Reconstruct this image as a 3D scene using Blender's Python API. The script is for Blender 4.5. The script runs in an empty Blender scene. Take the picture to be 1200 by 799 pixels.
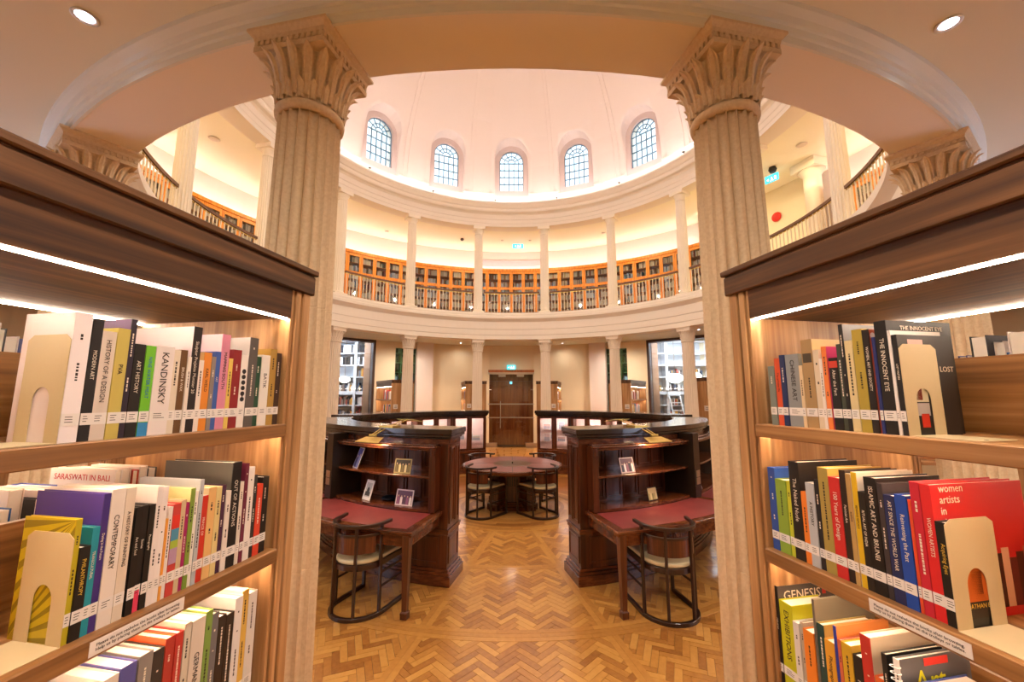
import bpy, math, random
import numpy as np
from math import sin, cos, pi, radians, hypot, atan2, sqrt
from mathutils import Matrix, Vector, Euler

C = bpy.context.scene.collection
SC = bpy.context.scene
random.seed(7)

# ------------------------------------------------------------------ camera
cam_d = bpy.data.cameras.new('camera')
cam = bpy.data.objects.new('camera', cam_d); C.objects.link(cam)
cam.location = (-0.04, -7.62, 1.95)
cam.rotation_euler = (pi/2 + 0.1357, 0, -0.0044)
cam_d.sensor_width = 36.0
cam_d.lens = 472.8*36/1200
cam_d.clip_start = 0.02
SC.camera = cam

# ------------------------------------------------------------------ light levels
K_SKY = 1.4
K_DOME = 10.0
K_GALLERY = 8.5
K_GDOWN = 16.0
K_LED = 44.0
K_UNDER = 22.0
K_DOWN = 150.0
K_NEAR = 55.0
K_CASE = 36.0
K_ROOM = 62.0
K_SIDE = 16.0
K_CORNICE = 75.0
SC.view_settings.view_transform = 'Standard'
SC.view_settings.look = 'None'
SC.view_settings.exposure = 1.15
SC.view_settings.gamma = 1.0
SC.view_settings.use_curve_mapping = False
SC.cycles.use_denoising = True
SC.cycles.max_bounces = 8
SC.cycles.diffuse_bounces = 5
SC.cycles.glossy_bounces = 3
SC.cycles.transparent_max_bounces = 10
SC.cycles.sample_clamp_indirect = 6.0
SC.cycles.caustics_reflective = False
SC.cycles.caustics_refractive = False

w = bpy.data.worlds.new('sky'); SC.world = w; w.use_nodes = True
bg = w.node_tree.nodes['Background']
bg.inputs[0].default_value = (0.66, 0.85, 1.0, 1); bg.inputs[1].default_value = K_SKY

def lamp(name, kind, loc, power, color, rot=(0,0,0), size=0.1, size_y=None, spot=None, blend=0.6):
    d = bpy.data.lights.new(name, kind); o = bpy.data.objects.new(name, d); C.objects.link(o)
    d.energy = power; d.color = color; o.location = loc; o.rotation_euler = rot
    if kind == 'AREA':
        d.size = size
        if size_y: d.shape = 'RECTANGLE'; d.size_y = size_y
        else: d.shape = 'DISK'
    else:
        d.shadow_soft_size = size
    if kind == 'SPOT': d.spot_size = spot or 2.0; d.spot_blend = blend
    return o

# ------------------------------------------------------------------ materials
def lin(c):
    if isinstance(c, str):
        c = tuple(int(c[i:i+2], 16)/255 for i in (0, 2, 4))
    return tuple(((x+0.055)/1.055)**2.4 if x > 0.04045 else x/12.92 for x in c)
MATS = {}
def mat(name, col, rough=0.55, metal=0.0, emit=None, strength=0.0, spec=0.5, coat=0.0, noise=None, bump=None):
    """noise=(scale3, col2, contrast) mixes a second colour; bump=(scale, strength)."""
    if name in MATS: return MATS[name]
    m = bpy.data.materials.new(name); m.use_nodes = True; nt = m.node_tree
    b = nt.nodes['Principled BSDF']
    b.inputs['Base Color'].default_value = (*lin(col), 1)
    b.inputs['Roughness'].default_value = rough; b.inputs['Metallic'].default_value = metal
    b.inputs['Specular IOR Level'].default_value = spec
    b.inputs['Coat Weight'].default_value = coat; b.inputs['Coat Roughness'].default_value = 0.12
    if emit:
        b.inputs['Emission Color'].default_value = (*lin(emit), 1); b.inputs['Emission Strength'].default_value = strength
    tc = mp = None
    if noise or bump:
        tc = nt.nodes.new('ShaderNodeTexCoord')
    if noise:
        sc, col2, lo, hi = noise
        mp = nt.nodes.new('ShaderNodeMapping'); mp.inputs['Scale'].default_value = sc
        nt.links.new(tc.outputs['Object'], mp.inputs[0])
        n = nt.nodes.new('ShaderNodeTexNoise'); n.inputs['Scale'].default_value = 1.0; n.inputs['Detail'].default_value = 5; n.inputs['Roughness'].default_value = 0.6
        nt.links.new(mp.outputs[0], n.inputs['Vector'])
        r = nt.nodes.new('ShaderNodeValToRGB'); r.color_ramp.elements[0].position = lo; r.color_ramp.elements[1].position = hi
        r.color_ramp.elements[0].color = (*lin(col2), 1); r.color_ramp.elements[1].color = (*lin(col), 1)
        nt.links.new(n.outputs[0], r.inputs[0]); nt.links.new(r.outputs[0], b.inputs['Base Color'])
    if bump:
        n2 = nt.nodes.new('ShaderNodeTexNoise'); n2.inputs['Scale'].default_value = bump[0]; n2.inputs['Detail'].default_value = 4
        nt.links.new(tc.outputs['Object'], n2.inputs['Vector'])
        bp = nt.nodes.new('ShaderNodeBump'); bp.inputs['Strength'].default_value = bump[1]; bp.inputs['Distance'].default_value = 0.01
        nt.links.new(n2.outputs[0], bp.inputs['Height']); nt.links.new(bp.outputs[0], b.inputs['Normal'])
    MATS[name] = m
    return m

def wood(name, c1, c2, c3, axis, scale=1.0, rough=0.42, coat=0.0, fine=60):
    """straight grain along local axis x/y/z"""
    if name in MATS: return MATS[name]
    m = bpy.data.materials.new(name); m.use_nodes = True; nt = m.node_tree; b = nt.nodes['Principled BSDF']
    b.inputs['Roughness'].default_value = rough; b.inputs['Coat Weight'].default_value = coat; b.inputs['Coat Roughness'].default_value = 0.15
    tc = nt.nodes.new('ShaderNodeTexCoord')
    def layer(long, across, detail, dist=0.0):
        mp = nt.nodes.new('ShaderNodeMapping')
        s = [across*scale]*3; s['xyz'.index(axis)] = long*scale
        mp.inputs['Scale'].default_value = s
        nt.links.new(tc.outputs['Object'], mp.inputs[0])
        n = nt.nodes.new('ShaderNodeTexNoise'); n.inputs['Scale'].default_value = 1; n.inputs['Detail'].default_value = detail
        n.inputs['Distortion'].default_value = dist
        nt.links.new(mp.outputs[0], n.inputs['Vector']); return n
    a = layer(0.7, 14, 4, 0.6); f = layer(1.6, fine, 3)
    mx = nt.nodes.new('ShaderNodeMix'); mx.data_type = 'FLOAT'; mx.inputs[0].default_value = 0.4
    nt.links.new(a.outputs[0], mx.inputs[2]); nt.links.new(f.outputs[0], mx.inputs[3])
    r = nt.nodes.new('ShaderNodeValToRGB'); e = r.color_ramp.elements
    e[0].position = 0.36; e[1].position = 0.64; e[0].color = (*lin(c1), 1); e[1].color = (*lin(c3), 1)
    k = e.new(0.5); k.color = (*lin(c2), 1)
    nt.links.new(mx.outputs[0], r.inputs[0]); nt.links.new(r.outputs[0], b.inputs['Base Color'])
    MATS[name] = m; return m

def attr_mat(name, rough=0.6, coat=0.0):
    if name in MATS: return MATS[name]
    m = bpy.data.materials.new(name); m.use_nodes = True; nt = m.node_tree; b = nt.nodes['Principled BSDF']
    a = nt.nodes.new('ShaderNodeAttribute'); a.attribute_name = 'Col'
    b.inputs['Roughness'].default_value = rough; b.inputs['Coat Weight'].default_value = coat
    nt.links.new(a.outputs['Color'], b.inputs['Base Color']); MATS[name] = m; return m

def glass_mat(name, tint=(0.95, 0.98, 0.97), mixw=0.07, gl=0.02):
    if name in MATS: return MATS[name]
    m = bpy.data.materials.new(name); m.use_nodes = True; nt = m.node_tree
    for n in list(nt.nodes):
        if n.type != 'OUTPUT_MATERIAL': nt.nodes.remove(n)
    out = [n for n in nt.nodes if n.type == 'OUTPUT_MATERIAL'][0]
    t = nt.nodes.new('ShaderNodeBsdfTransparent'); t.inputs[0].default_value = (*tint, 1)
    g = nt.nodes.new('ShaderNodeBsdfGlossy'); g.inputs['Roughness'].default_value = gl
    fr = nt.nodes.new('ShaderNodeFresnel'); fr.inputs[0].default_value = 1.45
    mul = nt.nodes.new('ShaderNodeMath'); mul.operation = 'ADD'; mul.inputs[1].default_value = mixw - 0.03
    nt.links.new(fr.outputs[0], mul.inputs[0])
    mx = nt.nodes.new('ShaderNodeMixShader')
    nt.links.new(mul.outputs[0], mx.inputs[0]); nt.links.new(t.outputs[0], mx.inputs[1]); nt.links.new(g.outputs[0], mx.inputs[2])
    nt.links.new(mx.outputs[0], out.inputs[0]); MATS[name] = m; return m

def emit_mat(name, col, s):
    if name in MATS: return MATS[name]
    m = mat(name, col, emit=col, strength=s); return m

M_COL = mat('column_stone', 'e4d0b0', 0.85, spec=.1, noise=((60, 60, 60), 'dac4a2', 0.35, 0.6), bump=(160, 0.08))
M_COLF = mat('column_cream', 'efe2d0', 0.7, spec=.15)
M_PL = mat('plaster_cream', 'f3ebde', 0.8, spec=.15)
M_CEIL = mat('plaster_ceiling', 'e6e2d0', 0.9, spec=.1)
M_MOULD = mat('plaster_moulding', 'e8eae4', 0.9, spec=.1)
M_DOME = mat('plaster_dome', 'f2e6de', 0.9, spec=.1)
M_WALL = mat('plaster_wall', 'ead9b8', 0.85, spec=.15)
M_GWALL = mat('plaster_gallery', 'e8dcd8', 0.85, spec=.15)
M_WALN = wood('walnut_lengthwise', '74502e', '9a6c3e', 'bc905e', 'x', 1.0, 0.4)
M_WALD = wood('walnut_dark_lengthwise', '351d0c', '543416', '77502c', 'x', 1.0, 0.5)
M_WALV = wood('walnut_upright', '926640', 'b28656', 'd0a676', 'z', 1.0, 0.42)
M_DARK = wood('mahogany_upright', '381a0e', '542813', '703a1e', 'z', 0.8, 0.28, 0.3)
M_DARKX = wood('mahogany_lengthwise', '3e1c0f', '602e16', '804826', 'x', 0.8, 0.26, 0.3)
M_BLACKW = mat('blackened_wood', '1e1512', 0.3, coat=0.3)
M_CHAIR = mat('chair_dark_wood', '2e1710', 0.3, coat=0.3)
M_LEATH = mat('red_leather', '8e3c3e', 0.45, noise=((6, 6, 6), '7a3034', 0.3, 0.7), bump=(300, 0.1))
M_SEAT = mat('cream_leather', 'd8cba4', 0.5)
M_ORANGE = wood('orange_oak', 'b8661a', 'd68428', 'e29a3c', 'z', 0.7, 0.35)
M_BRASS = mat('brass', 'b89a50', 0.3, 1.0)
M_STEEL = mat('brushed_steel', 'c8b8a4', 0.3, 0.9)
M_WHITE = mat('white_paint', 'eef0f2', 0.5)
M_PAGES = mat('book_pages', 'efe6da', 0.9)
M_LABEL = mat('label_paper', 'e6e0da', 0.8)
M_INK = mat('label_ink', '2a2626', 0.8)
M_BEND = mat('beige_enamel', 'cdbb94', 0.45)
M_GLASS = glass_mat('clear_glass')
M_GLASSD = glass_mat('cabinet_glass', (0.98, 0.99, 0.99), 0.035, 0.03)
M_BLACK = mat('black_plastic', '151515', 0.4)

# ------------------------------------------------------------------ mesh helpers
def P(r, th, z=0.0):
    a = radians(th); return (r*sin(a), r*cos(a), z)

class MB:
    def __init__(s): s.v = []; s.f = []; s.c = []; s.sm = []
    def add(s, vs, fs, col=None, smooth=False):
        o = len(s.v); s.v += [tuple(v) for v in vs]
        for f in fs:
            s.f.append(tuple(i+o for i in f)); s.c.append(col); s.sm.append(smooth)
        return s
    def box(s, x0, x1, y0, y1, z0, z1, col=None, M=None):
        vs = [(x, y, z) for z in (z0, z1) for y in (y0, y1) for x in (x0, x1)]
        if M is not None: vs = [tuple(M @ Vector(v)) for v in vs]
        return s.add(vs, [(0,2,3,1), (4,5,7,6), (0,1,5,4), (2,6,7,3), (0,4,6,2), (1,3,7,5)], col)
    def frust(s, cx, cy, z0, z1, hx0, hy0, hx1, hy1):
        vs = [(cx+sx*hx0, cy+sy*hy0, z0) for sy in (-1, 1) for sx in (-1, 1)] + [(cx+sx*hx1, cy+sy*hy1, z1) for sy in (-1, 1) for sx in (-1, 1)]
        return s.add(vs, [(0,2,3,1), (4,5,7,6), (0,1,5,4), (2,6,7,3), (0,4,6,2), (1,3,7,5)])
    def arc(s, r0, r1, a0, a1, z0, z1, n=None, col=None):
        n = n or max(1, int(abs(a1-a0)/2.5)+1)
        vs = []
        for i in range(n+1):
            a = a0+(a1-a0)*i/n
            vs += [P(r0, a, z0), P(r1, a, z0), P(r1, a, z1), P(r0, a, z1)]
        fs = [(0, 1, 2, 3), tuple(4*n+k for k in (3, 2, 1, 0))]
        for i in range(n):
            b = 4*i
            for k in range(4): fs.append((b+k, b+4+k, b+4+(k+1) % 4, b+(k+1) % 4))
        return s.add(vs, fs, col)
    def lathe(s, prof, n=96, a0=0, a1=360, closed=False, smooth=True, center=(0, 0)):
        full = abs(a1-a0) >= 360; m = n if full else n+1; k = len(prof)
        vs = []
        for i in range(m):
            a = radians(a0+(a1-a0)*i/n)
            for r, z in prof: vs.append((center[0]+r*sin(a), center[1]+r*cos(a), z))
        fs = []
        for i in range(n):
            j = (i+1) % m
            for q in range(k if closed else k-1):
                q2 = (q+1) % k
                fs.append((i*k+q, j*k+q, j*k+q2, i*k+q2))
        return s.add(vs, fs, None, smooth)
    def cyl(s, p0, p1, r0, r1=None, n=10, caps=True, smooth=True):
        r1 = r0 if r1 is None else r1
        p0 = Vector(p0); p1 = Vector(p1); d = (p1-p0)
        q = d.to_track_quat('Z', 'Y'); vs = []
        for p, r in ((p0, r0), (p1, r1)):
            for i in range(n):
                a = 2*pi*i/n; vs.append(tuple(p + q @ Vector((r*cos(a), r*sin(a), 0))))
        s.add(vs, [(i, (i+1) % n, n+(i+1) % n, n+i) for i in range(n)], None, smooth)
        if caps: 
            s.add(vs[:n], [tuple(reversed(range(n)))]); s.add(vs[n:], [tuple(range(n))])
        return s
    def sweep(s, path, hw, hh, closed=False, smooth=False):
        """rectangular section (hw sideways, hh vertical) along a path of 3D points"""
        n = len(path); vs = []
        for i, p in enumerate(path):
            a = Vector(path[i-1] if (i > 0 or closed) else p); b = Vector(path[(i+1) % n] if (i < n-1 or closed) else p)
            t = (b-a); t.z = 0; t.normalize(); nn = Vector((t.y, -t.x, 0))
            for su, sv in ((-1, -1), (1, -1), (1, 1), (-1, 1)):
                vs.append(tuple(Vector(p)+nn*su*hw+Vector((0, 0, sv*hh))))
        fs = []
        for i in range(n if closed else n-1):
            j = (i+1) % n
            for k in range(4): fs.append((i*4+k, j*4+k, j*4+(k+1) % 4, i*4+(k+1) % 4))
        if not closed: fs += [(0, 1, 2, 3), tuple(4*(n-1)+k for k in (3, 2, 1, 0))]
        return s.add(vs, fs, None, smooth)
    def prism(s, poly, z0, z1):
        n = len(poly)
        vs = [(x, y, z0) for x, y in poly]+[(x, y, z1) for x, y in poly]
        return s.add(vs, [tuple(reversed(range(n))), tuple(range(n, 2*n))]+[(i, (i+1) % n, n+(i+1) % n, n+i) for i in range(n)])
    def mesh(s, name, m, fixn=True):
        me = bpy.data.meshes.new(name); me.from_pydata(s.v, [], s.f)
        if m is not None: me.materials.append(m)
        if any(c is not None for c in s.c):
            at = me.color_attributes.new('Col', 'FLOAT_COLOR', 'CORNER'); arr = []
            for f, c in zip(s.f, s.c):
                c = c or (0.5, 0.5, 0.5); arr += [c[0], c[1], c[2], 1.0]*len(f)
            at.data.foreach_set('color', arr)
        if any(s.sm): me.polygons.foreach_set('use_smooth', s.sm)
        me.validate(); me.update()
        if fixn:
            import bmesh
            bm = bmesh.new(); bm.from_mesh(me); bmesh.ops.recalc_face_normals(bm, faces=bm.faces); bm.to_mesh(me); bm.free()
        return me
    def build(s, name, m, parent=None, bevel=0.0, seg=1, fixn=True):
        o = bpy.data.objects.new(name, s.mesh(name, m, fixn)); C.objects.link(o)
        if parent is not None: o.parent = parent
        if bevel:
            b = o.modifiers.new('bevel', 'BEVEL'); b.width = bevel; b.segments = seg; b.limit_method = 'ANGLE'; b.angle_limit = radians(40)
        return o

def link_mesh(name, me, parent=None, loc=(0,0,0), rot=(0,0,0), scale=(1,1,1)):
    o = bpy.data.objects.new(name, me); C.objects.link(o); o.location = loc; o.rotation_euler = rot; o.scale = scale
    if parent is not None: o.parent = parent
    return o
def tag(o, label, cat, group=None, kind=None):
    if label: o['label'] = label
    if cat: o['category'] = cat
    if group: o['group'] = group
    if kind: o['kind'] = kind
    return o
def thing(name, label, cat, loc=(0,0,0), rotz=0.0, group=None):
    o = bpy.data.objects.new(name, None); C.objects.link(o); o.location = loc; o.rotation_euler = (0, 0, rotz); o.empty_display_size = 0.1
    return tag(o, label, cat, group)
def struct(name, b, m, label=None, parent=None, bevel=0.0):
    o = b.build(name, m, parent, bevel)
    if parent is None: o['kind'] = 'structure'; o['label'] = label or name
    return o
def dup(root, loc=None, rotz=None, label=None, group=None):
    r = root.copy(); C.objects.link(r)
    if loc is not None: r.location = loc
    if rotz is not None: r.rotation_euler = (0, 0, rotz)
    if label: r['label'] = label
    if group: r['group'] = group
    for ch in list(root.children):
        c = ch.copy(); C.objects.link(c); c.parent = r
        for g in ch.children:
            d = g.copy(); C.objects.link(d); d.parent = c
    return r
def text(body, size, M, m, parent=None, name='lettering', ext=0.0002, ax='CENTER', cap=None):
    cu = bpy.data.curves.new(name, 'FONT'); cu.body = body; cu.size = size; cu.align_x = ax; cu.align_y = 'CENTER'; cu.extrude = ext; cu.resolution_u = 2
    o = bpy.data.objects.new(name, cu); C.objects.link(o); bpy.context.view_layer.update()
    me = bpy.data.meshes.new_from_object(o); bpy.data.objects.remove(o); me.materials.clear(); me.materials.append(m)
    o = bpy.data.objects.new(name, me); C.objects.link(o)
    if parent is not None: o.parent = parent
    o.matrix_local = M
    return o
def frameM(X, Y, loc, sx=1.0, sy=1.0):
    X = Vector(X); Y = Vector(Y); Z = X.cross(Y)
    return Matrix(((X.x*sx, Y.x*sy, Z.x, loc[0]), (X.y*sx, Y.y*sy, Z.y, loc[1]), (X.z*sx, Y.z*sy, Z.z, loc[2]), (0, 0, 0, 1)))
def rot_out(th): return pi/2 - radians(th)      # local +x points radially outward at angle th (measured from +Y, clockwise)

# ================================================================== STRUCTURE
# ---- floor -------------------------------------------------------
b = MB(); b.lathe([(0.001, -0.012), (4, -0.012), (11.5, -0.012), (11.5, -0.2), (0.001, -0.2)], 64, smooth=False)
M_FL0 = mat('floor_wood_plain', 'b07234', 0.35, coat=0.3, noise=((3, 14, 3), '8a4f20', 0.3, 0.7))
floor = struct('floor', b, M_FL0, 'honey coloured parquet floor of herringbone blocks and border strips')

def plank_mat(name, use_attr):
    m = bpy.data.materials.new(name); m.use_nodes = True; nt = m.node_tree; b_ = nt.nodes['Principled BSDF']
    b_.inputs['Roughness'].default_value = 0.28; b_.inputs['Coat Weight'].default_value = 0.25; b_.inputs['Coat Roughness'].default_value = 0.12
    if use_attr:
        s_ = nt.nodes.new('ShaderNodeAttribute'); s_.attribute_name = 'Col'; src = s_.outputs['Fac']
    else:
        s_ = nt.nodes.new('ShaderNodeObjectInfo'); src = s_.outputs['Random']
    tc = nt.nodes.new('ShaderNodeTexCoord'); mp = nt.nodes.new('ShaderNodeMapping'); mp.inputs['Scale'].default_value = (5, 60, 5) if not use_attr else (25, 25, 5)
    nt.links.new(tc.outputs['Object'], mp.inputs[0]); n = nt.nodes.new('ShaderNodeTexNoise'); n.inputs['Scale'].default_value = 1; n.inputs['Detail'].default_value = 3
    nt.links.new(mp.outputs[0], n.inputs['Vector'])
    ad = nt.nodes.new('ShaderNodeMath'); ad.operation = 'MULTIPLY_ADD'; ad.inputs[1].default_value = 0.35
    nt.links.new(n.outputs[0], ad.inputs[0]); sb = nt.nodes.new('ShaderNodeMath'); sb.operation = 'MULTIPLY_ADD'; sb.inputs[1].default_value = 0.55; sb.inputs[2].default_value = 0.08
    nt.links.new(src, sb.inputs[0]); nt.links.new(sb.outputs[0], ad.inputs[2])
    r = nt.nodes.new('ShaderNodeValToRGB'); e = r.color_ramp.elements
    e[0].position = 0.05; e[0].color = (*lin('7d4a1e'), 1); e[1].position = 0.95; e[1].color = (*lin('d8a45c'), 1)
    for p_, c_ in ((0.25, '9c6530'), (0.5, 'bc8440'), (0.75, 'd09a50')): k = e.new(p_); k.color = (*lin(c_), 1)
    nt.links.new(ad.outputs[0], r.inputs[0]); nt.links.new(r.outputs[0], b_.inputs['Base Color']); return m
M_PK = plank_mat('parquet_block', False); M_PKA = plank_mat('parquet_block_field', True)

def clip(poly, a, sgn):
    """keep the side of the ray through the origin at angle a"""
    nx, ny = cos(radians(a))*sgn, -sin(radians(a))*sgn
    out = []
    for i in range(len(poly)):
        p, q = poly[i], poly[(i+1) % len(poly)]
        dp, dq = p[0]*nx+p[1]*ny, q[0]*nx+q[1]*ny
        if dp >= 0: out.append(p)
        if (dp >= 0) != (dq >= 0):
            t = dp/(dp-dq); out.append((p[0]+(q[0]-p[0])*t, p[1]+(q[1]-p[1])*t))
    return out
L_, W_ = 0.22, 0.055
blocks = []                                   # (distance, centre, angle, polygon)
for k in range(-3, 4):
    th = 180 + 22.5*k
    ca = radians(th)
    ux, uy = (cos(ca), -sin(ca)), (sin(ca), cos(ca))          # across, outward
    for i in range(-170, 170):
        for j in range(-32, 33):
            for kind in (0, 1):
                ox, oy = i*W_+j*2*L_, i*W_
                x0, y0, x1, y1 = (ox, oy, ox+L_, oy+W_) if kind == 0 else (ox+L_, oy+W_-L_, ox+L_+W_, oy+W_)
                cx, cy = (x0+x1)/2, (y0+y1)/2
                s2 = sqrt(0.5); X, Y = (cx-cy)*s2, (cx+cy)*s2
                gx, gy = ux[0]*X+uy[0]*Y, ux[1]*X+uy[1]*Y
                r = hypot(gx, gy)
                if Y < 0 or r < 1.3 or r > 7.9: continue
                da = math.degrees(atan2(X, Y))
                if abs(da) > 11.25 + math.degrees(0.2/r): continue
                if abs(gx) > 3.2 and k in (-3, 3): continue
                g = 0.0012; poly = []
                for px, py in ((x0+g, y0+g), (x1-g, y0+g), (x1-g, y1-g), (x0+g, y1-g)):
                    qx, qy = (px-py)*s2, (px+py)*s2
                    poly.append((ux[0]*qx+uy[0]*qy, ux[1]*qx+uy[1]*qy))
                if abs(da) > 11.25 - math.degrees(0.2/r):
                    poly = clip(poly, th-11.25, 1); 
                    if len(poly) > 2: poly = clip(poly, th+11.25, -1)
                    if len(poly) < 3: continue
                    full = False
                else: full = True
                dc = hypot(gx+0.04, gy+7.62)
                seen = gy > -6.6 and abs(gx) < (gy+7.62)*0.53
                blocks.append((dc if seen else 99+dc, gx, gy, kind, th, poly, full))
blocks.sort(key=lambda t: t[0])
plank_me = [None, None]
for kind in (0, 1):
    hb = MB(); lx, ly = L_/2-0.0012, W_/2-0.0012
    hb.frust(0, 0, -0.012, -0.0012, lx, ly, lx, ly); hb.frust(0, 0, -0.0012, 0, lx, ly, lx-0.0015, ly-0.0015)
    plank_me[0] = plank_me[1] = hb.mesh('plank', M_PK)
n_part = 0; field = MB()
for d, gx, gy, kind, th, poly, full in blocks:
    if full and n_part < 290 and d < 90:
        ang = -radians(th) + (radians(45) if kind == 0 else radians(135))
        o = link_mesh('plank', plank_me[0], floor, (gx, gy, random.uniform(-0.0006, 0.0004)), (0, 0, ang)); n_part += 1
    else:
        z = random.uniform(-0.0008, 0.0003); c = random.random(); n = len(poly)
        field.add([(x, y, z) for x, y in poly]+[(x, y, -0.012) for x, y in poly], [tuple(range(n))]+[(i, (i+1) % n, n+(i+1) % n, n+i) for i in range(n)], (c, c, c))
o = field.build('herringbone_blocks', M_PKA, floor); o['kind'] = 'stuff'
# border strips and ring courses
rr = random.Random(8); bs = MB()
for th in (168.75, 191.25, 146.25, 213.75):
    for q in (-1, 1):
        r = 1.33
        while r < 7.4:
            ln = rr.uniform(.5, .9); c = rr.uniform(.35, .8); w_ = math.degrees(.05/r)
            vs = [(r, q*.001), (r+ln, q*.001), (r+ln, q*.052), (r, q*.052)]; e_ = radians(th); ca_, sa_ = cos(e_), sin(e_)
            qd = [(x*sa_+y*ca_, x*ca_-y*sa_) for x, y in vs]
            bs.add([(x, y, .0014) for x, y in qd]+[(x, y, -.01) for x, y in qd], [(0, 1, 2, 3), (0, 4, 5, 1), (1, 5, 6, 2), (2, 6, 7, 3), (3, 7, 4, 0)], (c, c, c)); r += ln+.001
for r0 in (1.33, 1.385, 2.63, 2.685, 3.93, 3.985, 4.04, 5.2, 5.255):
    a = 110+rr.uniform(0, 5)
    while a < 250:
        ln = math.degrees(rr.uniform(.5, .9)/r0); c = rr.uniform(.35, .8); bs.arc(r0, r0+.053, a, a+ln-.03, -.01, .0018, max(2, int(ln/2)), (c, c, c)); a += ln
o = bs.build('border_strips', M_PKA, floor); o['kind'] = 'stuff'
rr = random.Random(3)
ring = MB()
for i in range(19):
    r0 = 0.02+i*0.07; a = rr.uniform(0, 60)
    while a < 420:
        c = rr.random(); ln = min(60, 55/(r0+.3)); ring.arc(r0, r0+0.068, a, a+ln-0.15/(r0+.1), -0.01, 0.0004, max(2, int(ln/6)), (c, c, c)); a += ln
        if a > 360+0: break
o = ring.build('ring_planks', M_PKA, floor); o['kind'] = 'stuff'
far = MB()
for ri in range(20):
    r0 = 2.9+ri*0.27
    for ai in range(60):
        a = -60+ai*2+rr.uniform(-.3, .3); c = 0.35+0.5*rr.random()
        far.arc(r0, r0+0.268, a, a+1.97, -0.01, -0.001, 1, (c, c, c))
o = far.build('floor_blocks_beyond_table', M_PKA, floor); o['kind'] = 'stuff'

# ---- lower ring beam ---------------------------------------------
prof = [(5.89, 3.80), (5.55, 3.80), (5.55, 3.93), (5.535, 3.945), (5.535, 4.12), (5.52, 4.135), (5.52, 4.37), (5.50, 4.39), (5.44, 4.44), (5.40, 4.47), (5.40, 4.54),
        (5.42, 4.555), (5.42, 4.62), (5.47, 4.64), (5.47, 4.68), (5.62, 4.69), (8.9, 4.69), (8.9, 4.3), (6.3, 4.3), (5.9, 4.2)]
b = MB(); b.lathe(prof, 192, closed=True, smooth=False)
struct('trim_1', b, M_PL, 'pale moulded ring beam carrying the gallery floor over the lower columns')
prof = [(5.889, 3.802), (5.895, 3.79), (5.91, 3.79), (5.912, 3.83), (5.925, 3.835), (5.93, 3.865), (5.945, 3.87), (5.955, 3.90), (5.985, 3.925), (5.99, 3.955), (6.02, 3.96), (5.89, 3.97)]
b = MB(); b.lathe(prof, 192, closed=True, smooth=False)
struct('trim_2', b, M_MOULD, 'stepped plaster moulding where the ring beam meets the lower ceiling')
b = MB(); b.lathe([(5.95, 3.95), (8.62, 3.95), (8.62, 4.25), (5.95, 4.25)], 128, closed=True, smooth=False)
struct('ceiling', b, M_CEIL, 'flat plaster ceiling of the lower ambulatory')
# ---- upper ring beam / cornice -----------------------------------
prof = [(5.95, 7.69), (5.57, 7.69), (5.57, 7.80), (5.56, 7.81), (5.56, 7.93), (5.545, 7.95), (5.545, 8.10), (5.50, 8.14), (5.42, 8.16), (5.40, 8.20), (5.40, 8.27), (5.37, 8.29), (5.33, 8.36), (5.30, 8.40), (5.30, 8.46),
        (5.36, 8.47), (5.38, 8.36), (5.75, 8.36), (5.87, 8.36), (5.87, 8.98), (6.3, 8.98), (6.3, 7.95), (5.95, 7.95)]
b = MB(); b.lathe(prof, 192, closed=True, smooth=False)
struct('trim_3', b, M_PL, 'pale moulded cornice ring under the dome')
b = MB(); b.lathe([(5.9, 7.98), (9.0, 7.98), (9.0, 8.2), (5.9, 8.2)], 96, closed=True, smooth=False)
struct('ceiling_1', b, mat('gallery_ceiling', 'faf4da', 0.85), 'yellow washed plaster ceiling over the upper gallery')
# ---- dome with sixteen arched tunnels -----------------------------
HD = 4.7
def dome_r(z, off=0.0): 
    k = max(0.0, 1-((z-9.0)/(HD+off))**2); return (5.87+off)*sqrt(k)
inner = [(dome_r(9.0+HD*sin(radians(a))), 9.0+HD*sin(radians(a))) for a in range(0, 90, 3)]+[(0.02, 9.0+HD)]
outer = [(dome_r(9.0+(HD+.8)*sin(radians(a)), .8), 9.0+(HD+.8)*sin(radians(a))) for a in range(0, 90, 4)]+[(0.02, 9.8+HD)]
b = MB(); b.lathe(inner+list(reversed(outer)), 192, closed=True, smooth=True)
dome = b.build('ceiling_2', M_DOME)
tag(dome, 'high white dome pierced by arched windows', None, kind='structure')
def arch_pts(hw, z0, zs, n=14):
    return [(-hw, z0)]+[(-hw*cos(pi*i/n), zs+hw*sin(pi*i/n)) for i in range(n+1)]+[(hw, z0)]
def arch_solid(mb, hw, z0, zs, r0, r1, th, n=14):
    pts = arch_pts(hw, z0, zs, n); k = len(pts); a = radians(th); vs = []
    for r in (r0, r1):
        for x, z in pts: vs.append((r*sin(a)+x*cos(a), r*cos(a)-x*sin(a), z))
    mb.add(vs, [tuple(range(k)), tuple(reversed(range(k, 2*k)))]+[(i, k+i, k+(i+1) % k, (i+1) % k) for i in range(k)])
cut = MB()
for k in range(16): arch_solid(cut, 0.585, 8.97, 10.30, 4.3, 7.2, 22.5*k)
cutter = cut.build('cutter', None)
bo = dome.modifiers.new('b', 'BOOLEAN'); bo.operation = 'DIFFERENCE'; bo.solver = 'EXACT'; bo.object = cutter
bpy.context.view_layer.update()
me2 = bpy.data.meshes.new_from_object(dome.evaluated_get(bpy.context.evaluated_depsgraph_get()))
dome.modifiers.clear(); dome.data = me2
bpy.data.objects.remove(cutter)
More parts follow.
